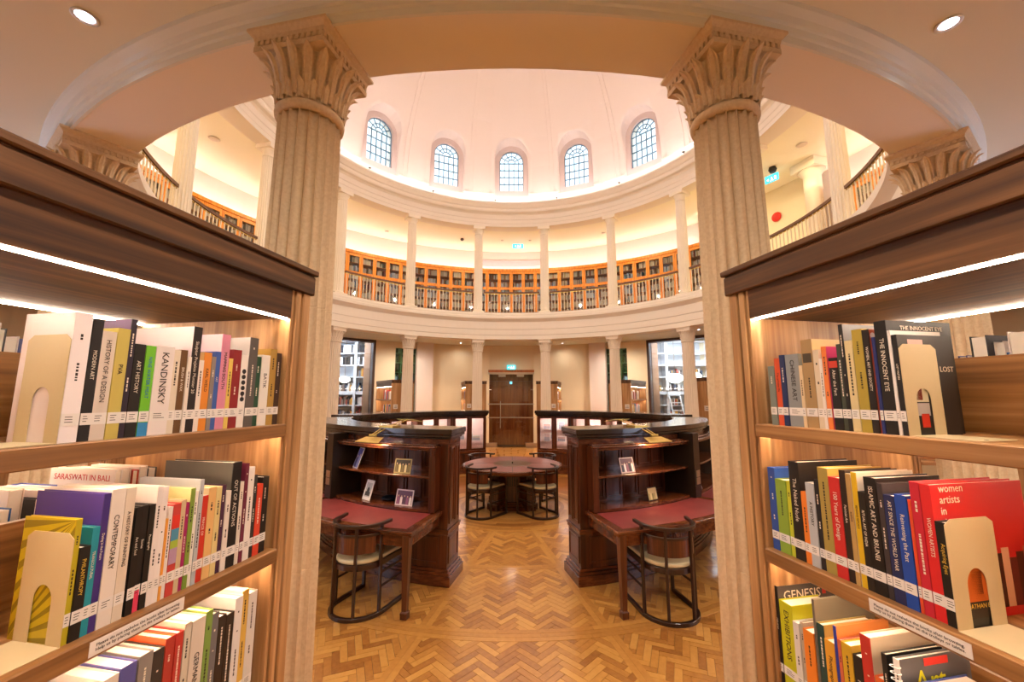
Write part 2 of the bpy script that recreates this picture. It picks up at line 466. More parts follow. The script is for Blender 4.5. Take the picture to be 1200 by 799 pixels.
# dome ribs between the windows
for k in range(16):
    th = 11.25+22.5*k
    rb = MB()
    for half, off in ((0.36, 0.035), (0.22, 0.075)):
        zs = [9.02+ (HD-0.25)*sin(radians(a)) for a in range(0, 78, 6)]
        vs = []
        for z in zs:
            r = dome_r(z)-off; wz = half*max(0.25, dome_r(z)/5.87); da = math.degrees(wz/max(r, .4))
            vs += [P(r, th-da, z), P(r+0.06, th-da, z), P(r+0.06, th+da, z), P(r, th+da, z)]
        fs = []
        for i in range(len(zs)-1):
            for q in ((0, 1), (3, 0), (2, 3)): fs.append((i*4+q[0], i*4+q[1], i*4+4+q[1], i*4+4+q[0]))
        fs.append((0, 1, 2, 3))
        rb.add(vs, fs)
    rb.build('dome_rib', M_DOME, dome)
    zb = MB(); zb.arc(5.80, 5.87, th-5.2, th+5.2, 8.99, 9.03, 5); zb.build('dome_ledge', M_DOME, dome)

# ---- arched windows -----------------------------------------------
M_WFR = mat('window_surround', 'e2d2ce', 0.8, spec=.1); M_BAR = mat('window_bars', '6f8ea4', 0.5)
def window(k):
    th = 22.5*k; a = radians(th)
    def T(x, z, r): return (r*sin(a)+x*cos(a), r*cos(a)-x*sin(a), z)
    n = 18
    out = arch_pts(0.584, 8.975, 10.30, n); inn = arch_pts(0.425, 9.17, 10.27, n); K = len(out)
    s = MB()
    vs = [T(x, z, 5.86) for x, z in out]+[T(x, z, 5.86) for x, z in inn]+[T(x, z, 6.0) for x, z in inn]+[T(x, z, 6.0) for x, z in out]
    fs = []
    for i in range(K):
        j = (i+1) % K
        fs += [(i, j, K+j, K+i), (K+i, K+j, 2*K+j, 2*K+i), (2*K+i, 2*K+j, 3*K+j, 3*K+i)]
    s.add(vs, fs)
    fr = s.build('window_%d' % (k+1), M_WFR); tag(fr, None, None, kind='structure')
    fr['label'] = 'arched dome window in pink plaster surround, number %d round from the axis' % (k+1)
    g = MB(); hw, z0, zs = 0.425, 9.17, 10.27
    def bar(p, q, wd=0.016, rr_=5.93, dep=0.03):
        (x0, y0), (x1, y1) = p, q; L = hypot(x1-x0, y1-y0); nx, ny = -(y1-y0)/L*wd, (x1-x0)/L*wd
        c = [(x0+nx, y0+ny), (x1+nx, y1+ny), (x1-nx, y1-ny), (x0-nx, y0-ny)]
        g.add([T(x, z, rr_) for x, z in c]+[T(x, z, rr_+dep) for x, z in c], [(0,1,2,3), (7,6,5,4), (0,4,5,1), (1,5,6,2), (2,6,7,3), (3,7,4,0)])
    for i in range(1, 5): bar((-hw+i*0.17, z0), (-hw+i*0.17, zs), 0.015)
    for i in range(0, 5): bar((-hw, z0+0.02+i*0.265), (hw, z0+0.02+i*0.265), 0.015)
    for rad in (0.13, 0.26): 
        for i in range(12): bar((-rad*cos(pi*i/12), zs+rad*sin(pi*i/12)), (-rad*cos(pi*(i+1)/12), zs+rad*sin(pi*(i+1)/12)), 0.012)
    for i in range(1, 6): bar((-.13*cos(pi*i/6), zs+.13*sin(pi*i/6)), (-.41*cos(pi*i/6), zs+.41*sin(pi*i/6)), 0.012)
    o_ = arch_pts(hw, z0, zs, 18)
    for i in range(len(o_)-1): bar(o_[i], o_[i+1], 0.022)
    bar(o_[-1], o_[0], 0.022)
    g.build('glazing_bars', M_BAR, fr)
    gl = MB(); arch_solid(gl, 0.43, 9.165, 10.27, 5.955, 5.96, th, 18); gl.build('pane', M_GLASS, fr)
for k in range(16): window(k)

# cove light strips in the troughs under the dome and on top of the gallery bookcases
E_DOME = emit_mat('cove_light_dome', 'fff4f8', K_DOME)
s = MB(); s.arc(5.42, 5.50, 0, 360, 8.365, 8.375, 96); st = s.build('cove_light_strip', E_DOME); tag(st, 'hidden warm light strip in the cove under the dome', 'light strip')
E_GAL = emit_mat('cove_light_gallery', 'fff4f2', K_GALLERY)
s = MB(); s.arc(8.45, 8.52, -120, 50, 7.122, 7.130, 72); s.arc(8.45, 8.52, 76, 116, 7.122, 7.130, 20); st = s.build('cove_light_strip', E_GAL); tag(st, 'hidden light strip on top of the gallery bookcases', 'light strip')
for k in range(16):
    x, y, z = P(7.1, 11.25+22.5*k, 7.9)
    lamp('gallery_downlight', 'AREA', (x, y, z), K_GDOWN, lin('ffe2b0'), (0, 0, 0), 0.25)

# ---- lower outer wall ---------------------------------------------
RW = 8.4
def wall(name, a0, a1, z0, z1, m=M_WALL, r=RW, t=0.2, label=None):
    b = MB(); b.arc(r, r+t, a0, a1, z0, z1); return struct(name, b, m, label or name.replace('_', ' '))
for s, side in ((-1, 'left'), (1, 'right')):
    sg = lambda a, c: (a*s, c*s) if s > 0 else (c*s, a*s)
    wall('wall_'+side, *sg(5.9, 22.5), 0, 3.97, label='cream curved wall beside the entrance door, %s side' % side)
    wall('wall_'+side+'_pier', *sg(21.2, 25.4), 0, 3.97, mat('pier_paint', 'ecdcd0', .8), 8.15, 0.4, 'pale wall pier %s of the entrance' % side)
    wall('wall_'+side+'_strip', *sg(30.6, 35.6), 0, 3.97, label='plain cream wall strip between glazed openings, %s side' % side)
    wall('wall_'+side+'_spandrel', *sg(25.0, 31), 3.72, 3.97, label='wall above the narrow green glazed slot, %s side' % side)
    wall('wall_'+side+'_outer', *sg(60, 180), 0, 3.97, mat('back_wall', 'b09a78', .85), label='tan wall behind the bookshelves, %s side' % side)
    # frame of the wide opening
    b = MB()
    for aa in (35.6, 59.4): b.arc(RW-0.04, RW+0.24, *sg(aa, aa+0.55), 0, 3.92, 1)
    b.arc(RW-0.04, RW+0.24, *sg(35.6, 60), 3.86, 3.96)
    tag(b.build('window_%d' % (17 if s < 0 else 18), mat('bronze_frame', '4a3226', .4)), 'dark bronze frame of the wide glazed opening, %s side' % side, None, kind='structure')
    b = MB(); b.arc(RW+0.25, RW+1.0, *sg(35.3, 36.2), 0, 3.95, 1); struct('wall_'+side+'_reveal', b, mat('reveal_wood', '9a7458', .5), 'brown reveal of the wide glazed opening, %s side' % side)
    # glazed slot with shelves behind
    t_ = thing('glazed_slot', 'narrow green glass slot with shelves behind, %s of the entrance' % side, 'glass panel')
    b = MB(); b.arc(RW+0.02, RW+0.035, *sg(25.4, 30.6), 0, 3.72); b.build('pane', glass_mat('green_glass', (0.62, 0.80, 0.66), 0.06), t_)
    b = MB(); b.arc(RW+0.5, RW+0.55, *sg(24.5, 31.5), 0, 3.8); b.build('back_panel', mat('slot_back', '4a5a48', .7), t_)
    b = MB()
    for i in range(10): b.arc(RW+0.2, RW+0.5, *sg(25.0, 31.0), 0.3+i*0.36, 0.325+i*0.36)
    b.arc(RW+0.2, RW+0.5, *sg(28.7, 28.9), 0, 3.75, 1)
    b.build('shelf_boards', mat('slot_shelf', 'c8d0b8', .6), t_)
    bk = MB(); rr = random.Random(5+s)
    for i in range(10):
        a = 25.4
        while a < 30.4:
            da = rr.uniform(0.15, 0.4)
            if rr.random() < .5: bk.arc(RW+0.25, RW+0.45, *sg(a, a+da), 0.326+i*0.36, 0.326+i*0.36+rr.uniform(.18, .28), 1, lin(rr.choice(['d8c8b0', '6a7a60', '2a3a30', 'b09a6a'])))
            a += da
    o = bk.build('shelved_files', attr_mat('slot_books'), t_); o['kind'] = 'stuff'

# ---- entrance: timber double door behind a glass screen -----------
dr = tag(bpy.data.objects.new('door_1', None), 'dark panelled timber double door behind the glass screen', None, kind='structure'); C.objects.link(dr); dr.location = (0, 9.0, 0)
M_DOORW = wood('door_timber', '8a4420', 'a85828', 'bc6c34', 'z', 0.8, 0.35, 0.2)
b = MB(); b.box(-1.1, 1.1, 0.05, 0.12, 0, 3.0); b.build('door_casing', M_DOORW, dr)
for s in (-1, 1):
    b = MB(); b.box(min(0.01*s, 0.9*s), max(0.01*s, 0.9*s), 0, 0.05, 0.01, 2.55); leaf = b.build('door_leaf', M_DOORW, dr, 0.004)
    for z0, z1 in ((0.25, 1.0), (1.15, 2.35)):
        b = MB(); x0, x1 = sorted((0.14*s, 0.78*s))
        b.box(x0, x1, -0.02, 0.01, z0, z1); b.box(x0+.06, x1-.06, -0.035, -0.01, z0+.06, z1-.06); b.build('door_panel', M_DOORW, leaf, 0.006)
b = MB(); b.box(-0.05, 0.16, -0.06, -0.04, 1.10, 1.125); b.box(-0.05, -0.03, -0.05, 0.0, 1.09, 1.13); b.build('door_handle', M_STEEL, dr)
b = MB(); b.box(-1.06, 1.06, -0.2, 0.12, 2.55, 2.68); b.build('door_head', M_DOORW, dr)
scn = thing('glass_screen', 'frameless glass entrance screen with steel rails and pull handle', 'glass screen', (0, RW-0.02, 0))
b = MB(); b.box(-0.98, 0.98, 0, 0.012, 0.0, 2.84); b.build('pane', M_GLASS, scn)
b = MB(); b.box(-1.0, 1.0, -0.03, 0.04, 2.80, 2.88); b.build('head_rail', M_STEEL, scn)
for z in (1.64, 1.12): b = MB(); b.box(-0.95, 0.95, -0.03, 0.0, z-0.022, z+0.022); b.build('push_rail', M_STEEL, scn)
b = MB(); b.cyl((-0.42, -0.06, 0.72), (-0.42, -0.06, 1.75), 0.016); b.build('pull_handle', M_STEEL, scn)
for x in (-0.36, 0.36): b = MB(); b.box(x-.14, x+.14, -0.03, 0.03, 2.70, 2.79); b.build('patch_fitting', M_STEEL, scn)
for s in (-1, 1): b = MB(); b.box(min(.55*s, 1.0*s), max(.55*s, 1.0*s), -0.05, 0.05, 0.0, 0.16); b.build('floor_spring_box', M_STEEL, scn)
b = MB(); b.box(-1.03, 1.03, RW-.05, RW+.12, 2.88, 2.98); struct('trim_4', b, M_DOORW, 'dark timber lintel over the entrance screen')
b = MB(); b.box(-1.15, 1.15, RW+.0, RW+.2, 2.98, 3.97); struct('wall_front', b, M_WALL, 'cream wall over the entrance door')
for s in (-1, 1):
    b = MB(); b.box(min(.92*s, 1.1*s), max(.92*s, 1.1*s), RW, 9.1, 0, 2.98); struct('wall_jamb_'+('left' if s < 0 else 'right'), b, M_DOORW, 'timber lined jamb of the entrance, %s side' % ('left' if s < 0 else 'right'))
def exit_sign(name, loc, rotz, label, w_=.34, h_=.17, s=5.0):
    t = thing(name, label, 'sign', loc, rotz)
    b = MB(); b.box(-w_/2, w_/2, -.015, .015, 0, h_); b.build('panel', emit_mat('exit_sign_cyan', '3fc4dc', 0.85), t)
    m = emit_mat('exit_sign_white', 'ffffff', 1.2)
    b = MB()
    for pr in ([(-.02, .10), (.02, .10), (.03, .06), (.05, .02), (.03, .02), (.01, .055), (-.02, .02), (-.04, .02), (-.01, .07)],):
        q = [(x, -.0165, z) for x, z in pr]; b.add(q, [tuple(range(len(q)))])
    b.box(-.008, .012, -.0185, -.0155, .112, .132); b.build('running_figure', m, t)
    b = MB(); b.box(.07, .12, -.0185, -.0155, .03, .13); b.add([(-.13, -.0165, .08), (-.07, -.0165, .11), (-.07, -.0165, .05)], [(0, 1, 2)]); b.build('arrow_and_doorway', m, t)
    b = MB(); b.box(-.004, .004, -.004, .004, h_, h_+.1); b.build('hanger', M_STEEL, t)
    return t
exit_sign('exit_sign', (0.0, RW-.1, 2.99), 0, 'cyan exit sign over the dark entrance door', .34, .17)
exit_sign('exit_sign', (0.26, 7.58, 7.70), 0, 'cyan exit sign hanging from the upper gallery ceiling', .42, .17)
exit_sign('exit_sign', (6.95, 2.45, 7.62), radians(-60), 'cyan exit sign edge-on beside the fluted column, upper gallery right side', .34, .2)
b = MB(); b.box(0, .10, 0, .02, 0, .10); o = b.build('door_lamp', emit_mat('blue_door_lamp', '58a0c0', 1.0)); o.location = (-0.06, RW-.08, 2.42); tag(o, 'small blue lit sensor on the glass door under exit sign', 'sensor')

# ---- columns -------------------------------------------------------
def flute_mesh(name, m, z0, z1, rb, rt, nf=20, sub=5, lv=10, depth=0.10, joints=()):
    prof = []
    zs = sorted(set([z0+(z1-z0)*i/lv for i in range(lv+1)]+[j+d for j in joints for d in (-.004, -.002, .002, .004)]))
    mb = MB(); n = nf*sub; vs = []
    for z in zs:
        t = (z-z0)/(z1-z0); r = rb+(rt-rb)*(t**1.6)
        g = 0.985 if any(abs(z-j) < .0025 for j in joints) else 1.0
        for i in range(n):
            u = (i % sub)/sub; d = 0 if u == 0 else depth*r*sqrt(max(0, 1-(2*u-1)**2))
            a = 2*pi*i/n; vs.append(((r-d)*g*cos(a), (r-d)*g*sin(a), z))
    fs = []
    for k in range(len(zs)-1):
        for i in range(n): j = (i+1) % n; fs.append((k*n+i, k*n+j, (k+1)*n+j, (k+1)*n+i))
    mb.add(vs, fs); return mb.mesh(name, m, False)
def capital_mesh(name, m, rt, hi=True):
    """palm-leaf bell capital from z=3.43 to 3.70"""
    mb = MB()
    bell = [(rt*.96, 3.42), (rt*.96, 3.50), (rt*1.0, 3.56), (rt*1.08, 3.62), (rt*1.2, 3.67), (rt*1.28, 3.70)]
    mb.lathe(bell, 32)
    NL = 18
    def R(z):
        for (r0, z0), (r1, z1) in zip(bell, bell[1:]):
            if z <= z1: return r0+(r1-r0)*max(0, (z-z0))/(z1-z0)
        return bell[-1][0]
    def leaf(a, z0, z1, w0, w1, lift, curl, nl=7, nw=6):
        vs = []
        for i in range(nl+1):
            t = i/nl; z = z0+(z1-z0)*min(1, t*1.05) - (curl*.5*max(0, t-.8)); wd = (w0+(w1-w0)*t)*(1 if t < .75 else sqrt(max(0.02, 1-((t-.75)/.26)**2)))
            rr0 = R(z)+lift*(.5+t)+curl*max(0, t-.7)**1.5*3
            for j in range(nw+1):
                u = 2*j/nw-1; r = rr0 + 0.018*(1-abs(u)) + (0.004 if j % 2 == 0 else -0.002)
                aa = a+wd*u/ r; vs.append((r*cos(aa), r*sin(aa), z))
        fs = [(i*(nw+1)+j, i*(nw+1)+j+1, (i+1)*(nw+1)+j+1, (i+1)*(nw+1)+j) for i in range(nl) for j in range(nw)]
        mb.add(vs, fs, None, False)
    nl, nw = (9, 6) if hi else (3, 2)
    for k in range(NL): leaf(2*pi*(k+.5)/NL, 3.45, 3.685, rt*pi/NL*.80, rt*pi/NL*1.02, .016, .06, nl, nw)
    for k in range(NL): leaf(2*pi*k/NL, 3.435, 3.53, rt*pi/NL*.85, rt*pi/NL*.9, .014, .022, 4 if hi else 2, nw)
    return mb.mesh(name, m, False)
def abacus_mesh(name, m, hi=True):
    mb = MB()
    mb.frust(0, 0, 3.685, 3.715, .198, .198, .198, .198)
    mb.frust(0, 0, 3.715, 3.745, .186, .186, .190, .190)
    if hi:
        for i in range(12):
            x = -.183+i*.0333
            if i == 11: pass
            for s_ in (-1, 1):
                mb.box(x-.009, x+.009, s_*.186-.014, s_*.186+.014, 3.717, 3.743); mb.box(s_*.186-.014, s_*.186+.014, x-.009, x+.009, 3.717, 3.743)
    mb.frust(0, 0, 3.745, 3.765, .198, .198, .202, .202); mb.frust(0, 0, 3.765, 3.785, .202, .202, .2237, .2237); mb.frust(0, 0, 3.785, 3.8, .2237, .2237, .2237, .2237)
    return mb.mesh(name, m)
def neck_mesh(name, m, r): 
    mb = MB(); mb.lathe([(r*.9, 3.385), (r*1.03, 3.385), (r*1.10, 3.395), (r*1.115, 3.41), (r*1.10, 3.425), (r*1.02, 3.435), (r*.9, 3.435)], 48, closed=True); return mb.mesh(name, m)
RB, RT = 0.176, 0.153
sh_hi = flute_mesh('shaft', M_COL, 0.12, 3.40, RB, RT, 20, 8, 12, 0.19, (1.17, 2.38))
sh_lo = flute_mesh('shaft', M_COLF, 0.12, 3.40, RB, RT, 20, 4, 3, 0.10)
cap_hi, cap_lo = capital_mesh('capital', M_COL, RT), capital_mesh('capital', M_COLF, RT, False)
ab_hi, ab_lo = abacus_mesh('abacus', M_COL), abacus_mesh('abacus', M_COLF, False)
nk_hi, nk_lo = neck_mesh('necking', M_COL, RT), neck_mesh('necking', M_COLF, RT)
mb = MB(); mb.lathe([(0.01, 0), (.235, 0), (.235, .05), (.215, .06), (.225, .08), (.205, .10), (.18, .12), (0.01, .12)], 40)
bs_me = mb.mesh('base', M_COL)
low_lab = {0: ('fluted cream column beyond the round table, first right of the entrance door'), -1: ('fluted cream column beyond the round table, first left of the entrance door'),
 1: 'fluted cream column second right of the entrance, in front of the green glass slot', -2: 'fluted cream column second left of the entrance, in front of the green glass slot',
 2: 'fluted cream column in front of the white ladder shelving room', -3: 'fluted cream column in front of the white shelving room, partly behind the near column',
 3: 'fluted column hidden behind the near bookshelf, fourth right of the entrance', -4: 'fluted column hidden behind the near bookshelf, fourth left of the entrance',
 4: 'fluted stone column of the right side ring, fifth from the entrance', -5: 'fluted stone column of the left side ring, fifth from the entrance',
 5: 'fluted stone column of the right side ring, sixth from the entrance', -6: 'fluted stone column of the left side ring, sixth from the entrance',
 6: 'stone column whose leafy capital shows above the right walnut bookshelf', -7: 'stone column whose leafy capital shows above the left walnut bookshelf',
 7: 'tall near fluted stone column touching the right walnut bookshelf', -8: 'tall near fluted stone column touching the left walnut bookshelf'}
for k in range(-8, 8):
    th = 11.25+22.5*k; near = abs(th) > 85
    t = thing('column', low_lab[k], 'column', P(5.73, th), rot_out(th), 'lower ring of columns')
    for nm, hi, lo in (('base', bs_me, bs_me), ('shaft', sh_hi, sh_lo), ('necking', nk_hi, nk_lo), ('capital', cap_hi, cap_lo), ('abacus', ab_hi, ab_lo)):
        link_mesh(nm, hi if near else lo, t)
# upper columns (plain capitals)
ush = flute_mesh('shaft', mat('upper_column_paint', 'f6eedd', .7), 4.80, 7.42, 0.150, 0.128, 20, 4, 4, 0.09)
mb = MB(); mb.lathe([(0.01, 7.41), (.136, 7.41), (.142, 7.425), (.13, 7.44), (.13, 7.50), (.137, 7.51), (.137, 7.52), (.165, 7.57), (.175, 7.59), (0.01, 7.59)], 32); mb.box(-.2, .2, -.2, .2, 7.59, 7.69)
ucp = mb.mesh('capital', MATS['upper_column_paint'])
mb = MB(); mb.box(-.19, .19, -.19, .19, 4.69, 4.74); mb.lathe([(0.01, 4.74), (.18, 4.74), (.17, 4.78), (.15, 4.80), (0.01, 4.80)], 24); ubs = mb.mesh('base', MATS['upper_column_paint'])
for k in range(-8, 8):
    th = 11.25+22.5*k; n_ = k+1 if k >= 0 else -k; sd = 'right' if k >= 0 else 'left'
    ords = ['first', 'second', 'third', 'fourth', 'fifth', 'sixth', 'seventh', 'eighth']
    t = thing('gallery_column', 'slender white gallery column, %s %s of the hanging exit sign' % (ords[n_-1], sd), 'column', P(5.76, th), rot_out(th), 'upper ring of columns')
    for nm, me in (('base', ubs), ('shaft', ush), ('capital', ucp)): link_mesh(nm, me, t)
# ---- gallery railings ----------------------------------------------
mb = MB(); mb.box(-.009, .009, -.009, .009, 4.78, 5.38); mb.lathe([(0.001, 4.74), (.016, 4.75), (.010, 4.78), (.016, 5.05), (.010, 5.10), (.012, 5.38), (0.001, 5.39)], 8); bal = mb.mesh('baluster', mat('baluster_cream', 'e8dcc4', .5))
mb = MB(); mb.arc(5.70, 5.76, -9.4, 9.4, 5.385, 5.44, 10); mb.arc(5.715, 5.745, -9.4, 9.4, 4.72, 4.745, 10); 
rail_me = mb.mesh('handrail', mat('handrail_brown', '6a4222', .4, .1))
mb = MB(); mb.arc(5.722, 5.738, -9.4, 9.4, 5.36, 5.385, 10); sub_me = mb.mesh('under_rail', M_BRASS)
for k in range(-6, 7):
    if abs(k) > 6: continue
    sd = 'centre bay facing the camera' if k == 0 else '%s bay %s of the centre bay' % (ords[abs(k)-1], 'right' if k > 0 else 'left')
    t = thing('gallery_railing', 'curved gallery railing with slim balusters, '+sd, 'railing', (0, 0, 0), -radians(22.5*k), 'gallery railings')
    link_mesh('handrail', rail_me, t); link_mesh('under_rail', sub_me, t)
    for i in range(18):
        a = -8.9+i*17.8/17; link_mesh('baluster', bal, t, P(5.73, a, 0), (0, 0, 0))
# ---- gallery outer wall and bookcases ------------------------------
wall('wall_gallery', 0, 360, 4.69, 8.0, M_GWALL, 8.98, 0.2, 'pale curved wall behind the upper gallery')
b = MB(); b.arc(8.80, 8.96, -128, 52, 7.12, 7.98, 60); struct('wall_gallery_bulkhead', b, M_GWALL, 'pale plaster bulkhead above the gallery bookcases')
b = MB(); b.arc(8.80, 8.96, 72, 128, 7.12, 7.98, 30); struct('wall_gallery_bulkhead_right', b, M_GWALL, 'pale plaster bulkhead above the gallery bookcases, right end')
b = MB(); b.arc(8.76, 8.80, -9.2, 9.2, 7.36, 7.62, 10); struct('trim_5', b, mat('grey_mauve_panel', 'c8b4b8', .8), 'mauve grey panel above the centre gallery bookcase')
b = MB(); b.arc(8.5, 8.96, 52, 72, 4.69, 7.98, 12); struct('wall_gallery_right', b, mat('gallery_wall_yellow', 'efe4c4', .85), 'plain cream gallery wall between bookcases')
t = thing('square_pilaster', 'pale round gallery column with flared capital against the wall, right side', 'pilaster', P(8.1, 74.5), rot_out(74.5))
mb = MB(); mb.lathe([(.01, 4.69), (.2, 4.69), (.19, 7.2), (.21, 7.22), (.2, 7.3), (.2, 7.6), (.3, 7.75), (.01, 7.75)], 28); mb.build('shaft', MATS['upper_column_paint'], t)
mb = MB(); mb.box(-.32, .32, -.32, .32, 7.75, 7.97); mb.build('capital', MATS['upper_column_paint'], t)

def case_meshes():
    o = {}
    mb = MB()
    mb.arc(8.42, 8.9, 0.0, 10.0, 4.69, 4.82, 5); mb.arc(8.40, 8.9, 0, 10, 7.02, 7.12, 5); mb.arc(8.86, 8.9, 0, 10, 4.82, 7.02, 5)
    for a in (0.02, 9.86): mb.arc(8.46, 8.88, a, a+.12, 4.82, 7.02, 1)
    o['carcass'] = mb.mesh('carcass', M_ORANGE)
    mb = MB()
    for z in (5.14, 5.46, 5.78, 6.10, 6.36, 6.70): mb.arc(8.52, 8.86, .15, 9.85, z-.012, z+.008, 5)
    o['shelf'] = mb.mesh('shelves', mat('case_inner_wood', 'a8662a', .5))
    a1 = 3.333; mb = MB()
    for a in (0.03, a1-.45): mb.arc(8.43, 8.46, a, a+.42, 4.83, 7.02, 1)
    for z0, z1 in ((4.83, 4.93), (6.25, 6.36), (6.92, 7.02)): mb.arc(8.43, 8.46, .45, a1-.45, z0, z1, 1)
    o['door'] = mb.mesh('door', M_ORANGE)
    mb = MB(); mb.arc(8.44, 8.446, .45, a1-.45, 4.93, 6.25, 1); o['p1'] = mb.mesh('pane', M_GLASSD)
    mb = MB(); mb.arc(8.44, 8.446, .45, a1-.45, 6.36, 6.92, 1); o['p2'] = mb.mesh('pane', M_GLASSD)
    mb = MB(); mb.lathe([(.001, 0), (.014, .01), (.014, .02), (.001, .03)], 8); o['knob'] = mb.mesh('knob', M_BRASS)
    return o
CM = case_meshes()
case_angs = [(-120+10*i) for i in range(17)]+[76, 86, 96, 106]
for a in case_angs:
    k = (a+0)/10
    ordn = ['first', 'second', 'third', 'fourth', 'fifth', 'sixth', 'seventh', 'eighth', 'ninth', 'tenth', 'eleventh', 'twelfth', 'thirteenth']
    pos = '%s %s of the hanging exit sign' % (ordn[(-a)//10-1 if a < 0 else a//10], 'left' if a < 0 else 'right')
    if a > 60: pos = '%s beyond the plain wall on the right' % ordn[(a-66)//10-1]
    t = thing('gallery_bookcase', 'orange oak glazed bookcase, '+pos, 'bookcase', (0, 0, 0), -radians(a), 'gallery bookcases')
    link_mesh('carcass', CM['carcass'], t); link_mesh('shelves', CM['shelf'], t)
    for i in range(3):
        d = link_mesh('door', CM['door'], t, rot=(0, 0, -radians(3.333*i)))
        link_mesh('pane', CM['p1'], d); link_mesh('pane', CM['p2'], d)
        x, y, z = P(8.425, 3.0, 6.0); link_mesh('knob', CM['knob'], d, (x, y, z), (pi/2, 0, 0))
bk = MB(); rr = random.Random(11)
PAL = ['d8c8b0', 'c8b088', '7a5a3a', '3a2c20', 'e8dccc', 'a0402c', '30506a', '6a7a5a', 'b89a50', 'c8c0b8', '5a2a20', 'e0c8a0', '24303a']
for a0 in case_angs:
    for z in (4.83, 5.15, 5.47, 5.79, 6.11, 6.37, 6.71):
        a = a0+.2; hmax = .24
        base = rr.choice(PAL)
        while a < a0+9.7:
            da = rr.uniform(.14, .34)
            if rr.random() < .9:
                c = lin(rr.choice([base, rr.choice(PAL), 'e4d8c8', 'd8ccb8'])); bk.arc(8.53, 8.75, a, a+da*.92, z, z+rr.uniform(.17, hmax), 1, c)
            else: a += rr.uniform(0, .3)
            a += da
o = bk.build('gallery_books', attr_mat('gallery_book_spines', .7), None, fixn=False); tag(o, 'rows of old books inside the gallery bookcases', 'books', None, 'stuff')
# small fittings on the gallery ceiling
def disc(name, x, y, z, r, m, label, cat, h=.03):
    mb = MB(); mb.lathe([(0.001, z), (r*.8, z), (r, z-h*.5), (r*.7, z-h), (0.001, z-h)], 20, center=(x, y)); tag(mb.build(name, m), label, cat)
M_FIT = mat('fitting_white', 'e0d4c0', .5)
disc('smoke_detector', -1.9, 7.3, 7.98, .07, mat('fitting_dark', '4a3c30', .5), 'small dark dome camera on the gallery ceiling left of the exit sign', 'camera', .08)
disc('ceiling_speaker', .73, 7.45, 7.98, .06, M_FIT, 'tiny round detector on the gallery ceiling right of the exit sign', 'detector')
disc('ceiling_speaker', -.35, 7.45, 7.98, .06, M_FIT, 'tiny round detector on the gallery ceiling left of exit sign', 'detector')
disc('ceiling_speaker', -4.6, 6.6, 7.98, .08, M_FIT, 'round detector on the gallery ceiling over the left bookcases', 'detector')
disc('ceiling_speaker', 3.42, 6.7, 7.98, .07, M_FIT, 'round detector on the gallery ceiling over the right bookcases', 'detector')
disc('ceiling_speaker', 7.0, 1.37, 7.98, .12, M_FIT, 'oval ceiling speaker beside the gallery column on the right', 'speaker')
disc('ceiling_speaker', -7.03, 1.2, 7.98, .12, M_FIT, 'oval ceiling speaker beside the gallery column on the left', 'speaker')
disc('dome_camera', 6.93, 2.36, 7.98, .10, M_BLACK, 'black dome camera on the gallery ceiling, right side', 'camera', .14)
mb = MB(); mb.lathe([(.001, 0), (.13, 0), (.14, .03), (.11, .07), (.001, .08)], 24); o = mb.build('fire_bell', mat('bell_red', 'd8281c', .35)); x, y, z = P(8.49, 65.6, 7.12); o.location = (x, y, z); o.rotation_euler = Euler((0, -pi/2, rot_out(65.6))); tag(o, 'red fire alarm bell on the plain gallery wall', 'bell')
# ---- lower downlights ------------------------------------------------
def downlight(x, y, label, power=K_DOWN, ang=2.9):
    t = thing('downlight', label, 'downlight', (x, y, 3.95), 0, 'recessed ceiling downlights')
    mb = MB(); mb.lathe([(.038, .0), (.055, -.002), (.057, -.008), (.040, -.006)], 28, closed=True); mb.build('bezel', M_WHITE, t)
    mb = MB(); mb.lathe([(.001, -.004), (.040, -.004)], 24); mb.build('lens', emit_mat('downlight_lens', 'e8ecff', 6.0), t)
    lamp('downlight_beam', 'SPOT', (x, y, 3.93), power, lin('fff0e0'), (0, 0, 0), .12, spot=ang, blend=1.0)
downlight(-2.30, -5.72, 'recessed white downlight in the ceiling over the left bookshelf', K_NEAR, 2.3)
downlight(2.33, -5.70, 'recessed white downlight in the ceiling over the right bookshelf', K_NEAR, 2.3)
for k, (r, th) in enumerate(((7.85, -14.2), (7.9, 14.3), (7.3, -30), (7.3, 30), (7.2, -52), (7.2, 52), (7.2, -80), (7.2, 80), (7.2, -112), (7.2, 112), (7.3, 180-22), (7.3, -158), (7.3, 180), (6.9, 0))):
    x, y, z = P(r, th)
    nm = {0: 'tiny downlight in the lower ceiling left of the entrance', 1: 'tiny downlight in the lower ceiling right of the entrance'}.get(k, ['', '', 'recessed downlight over the left green glass slot', 'recessed downlight over the right green glass slot', 'recessed downlight outside the left white room', 'recessed downlight outside the right white room', 'recessed downlight due left of the round table', 'recessed downlight due right of the round table', 'recessed downlight above the second left desk', 'recessed downlight above the second right desk', 'recessed downlight beyond the right near bookshelf', 'recessed downlight beyond the left near bookshelf', 'recessed downlight straight above the camera aisle', 'added recessed downlight brightening the door, just inside the entrance screen'][k])
    downlight(x, y, nm, 22 if k < 2 else (60 if k == 13 else K_DOWN), 2.3 if k in (10, 11) else 2.9)  # the last one, at the entrance, is added to brighten the door

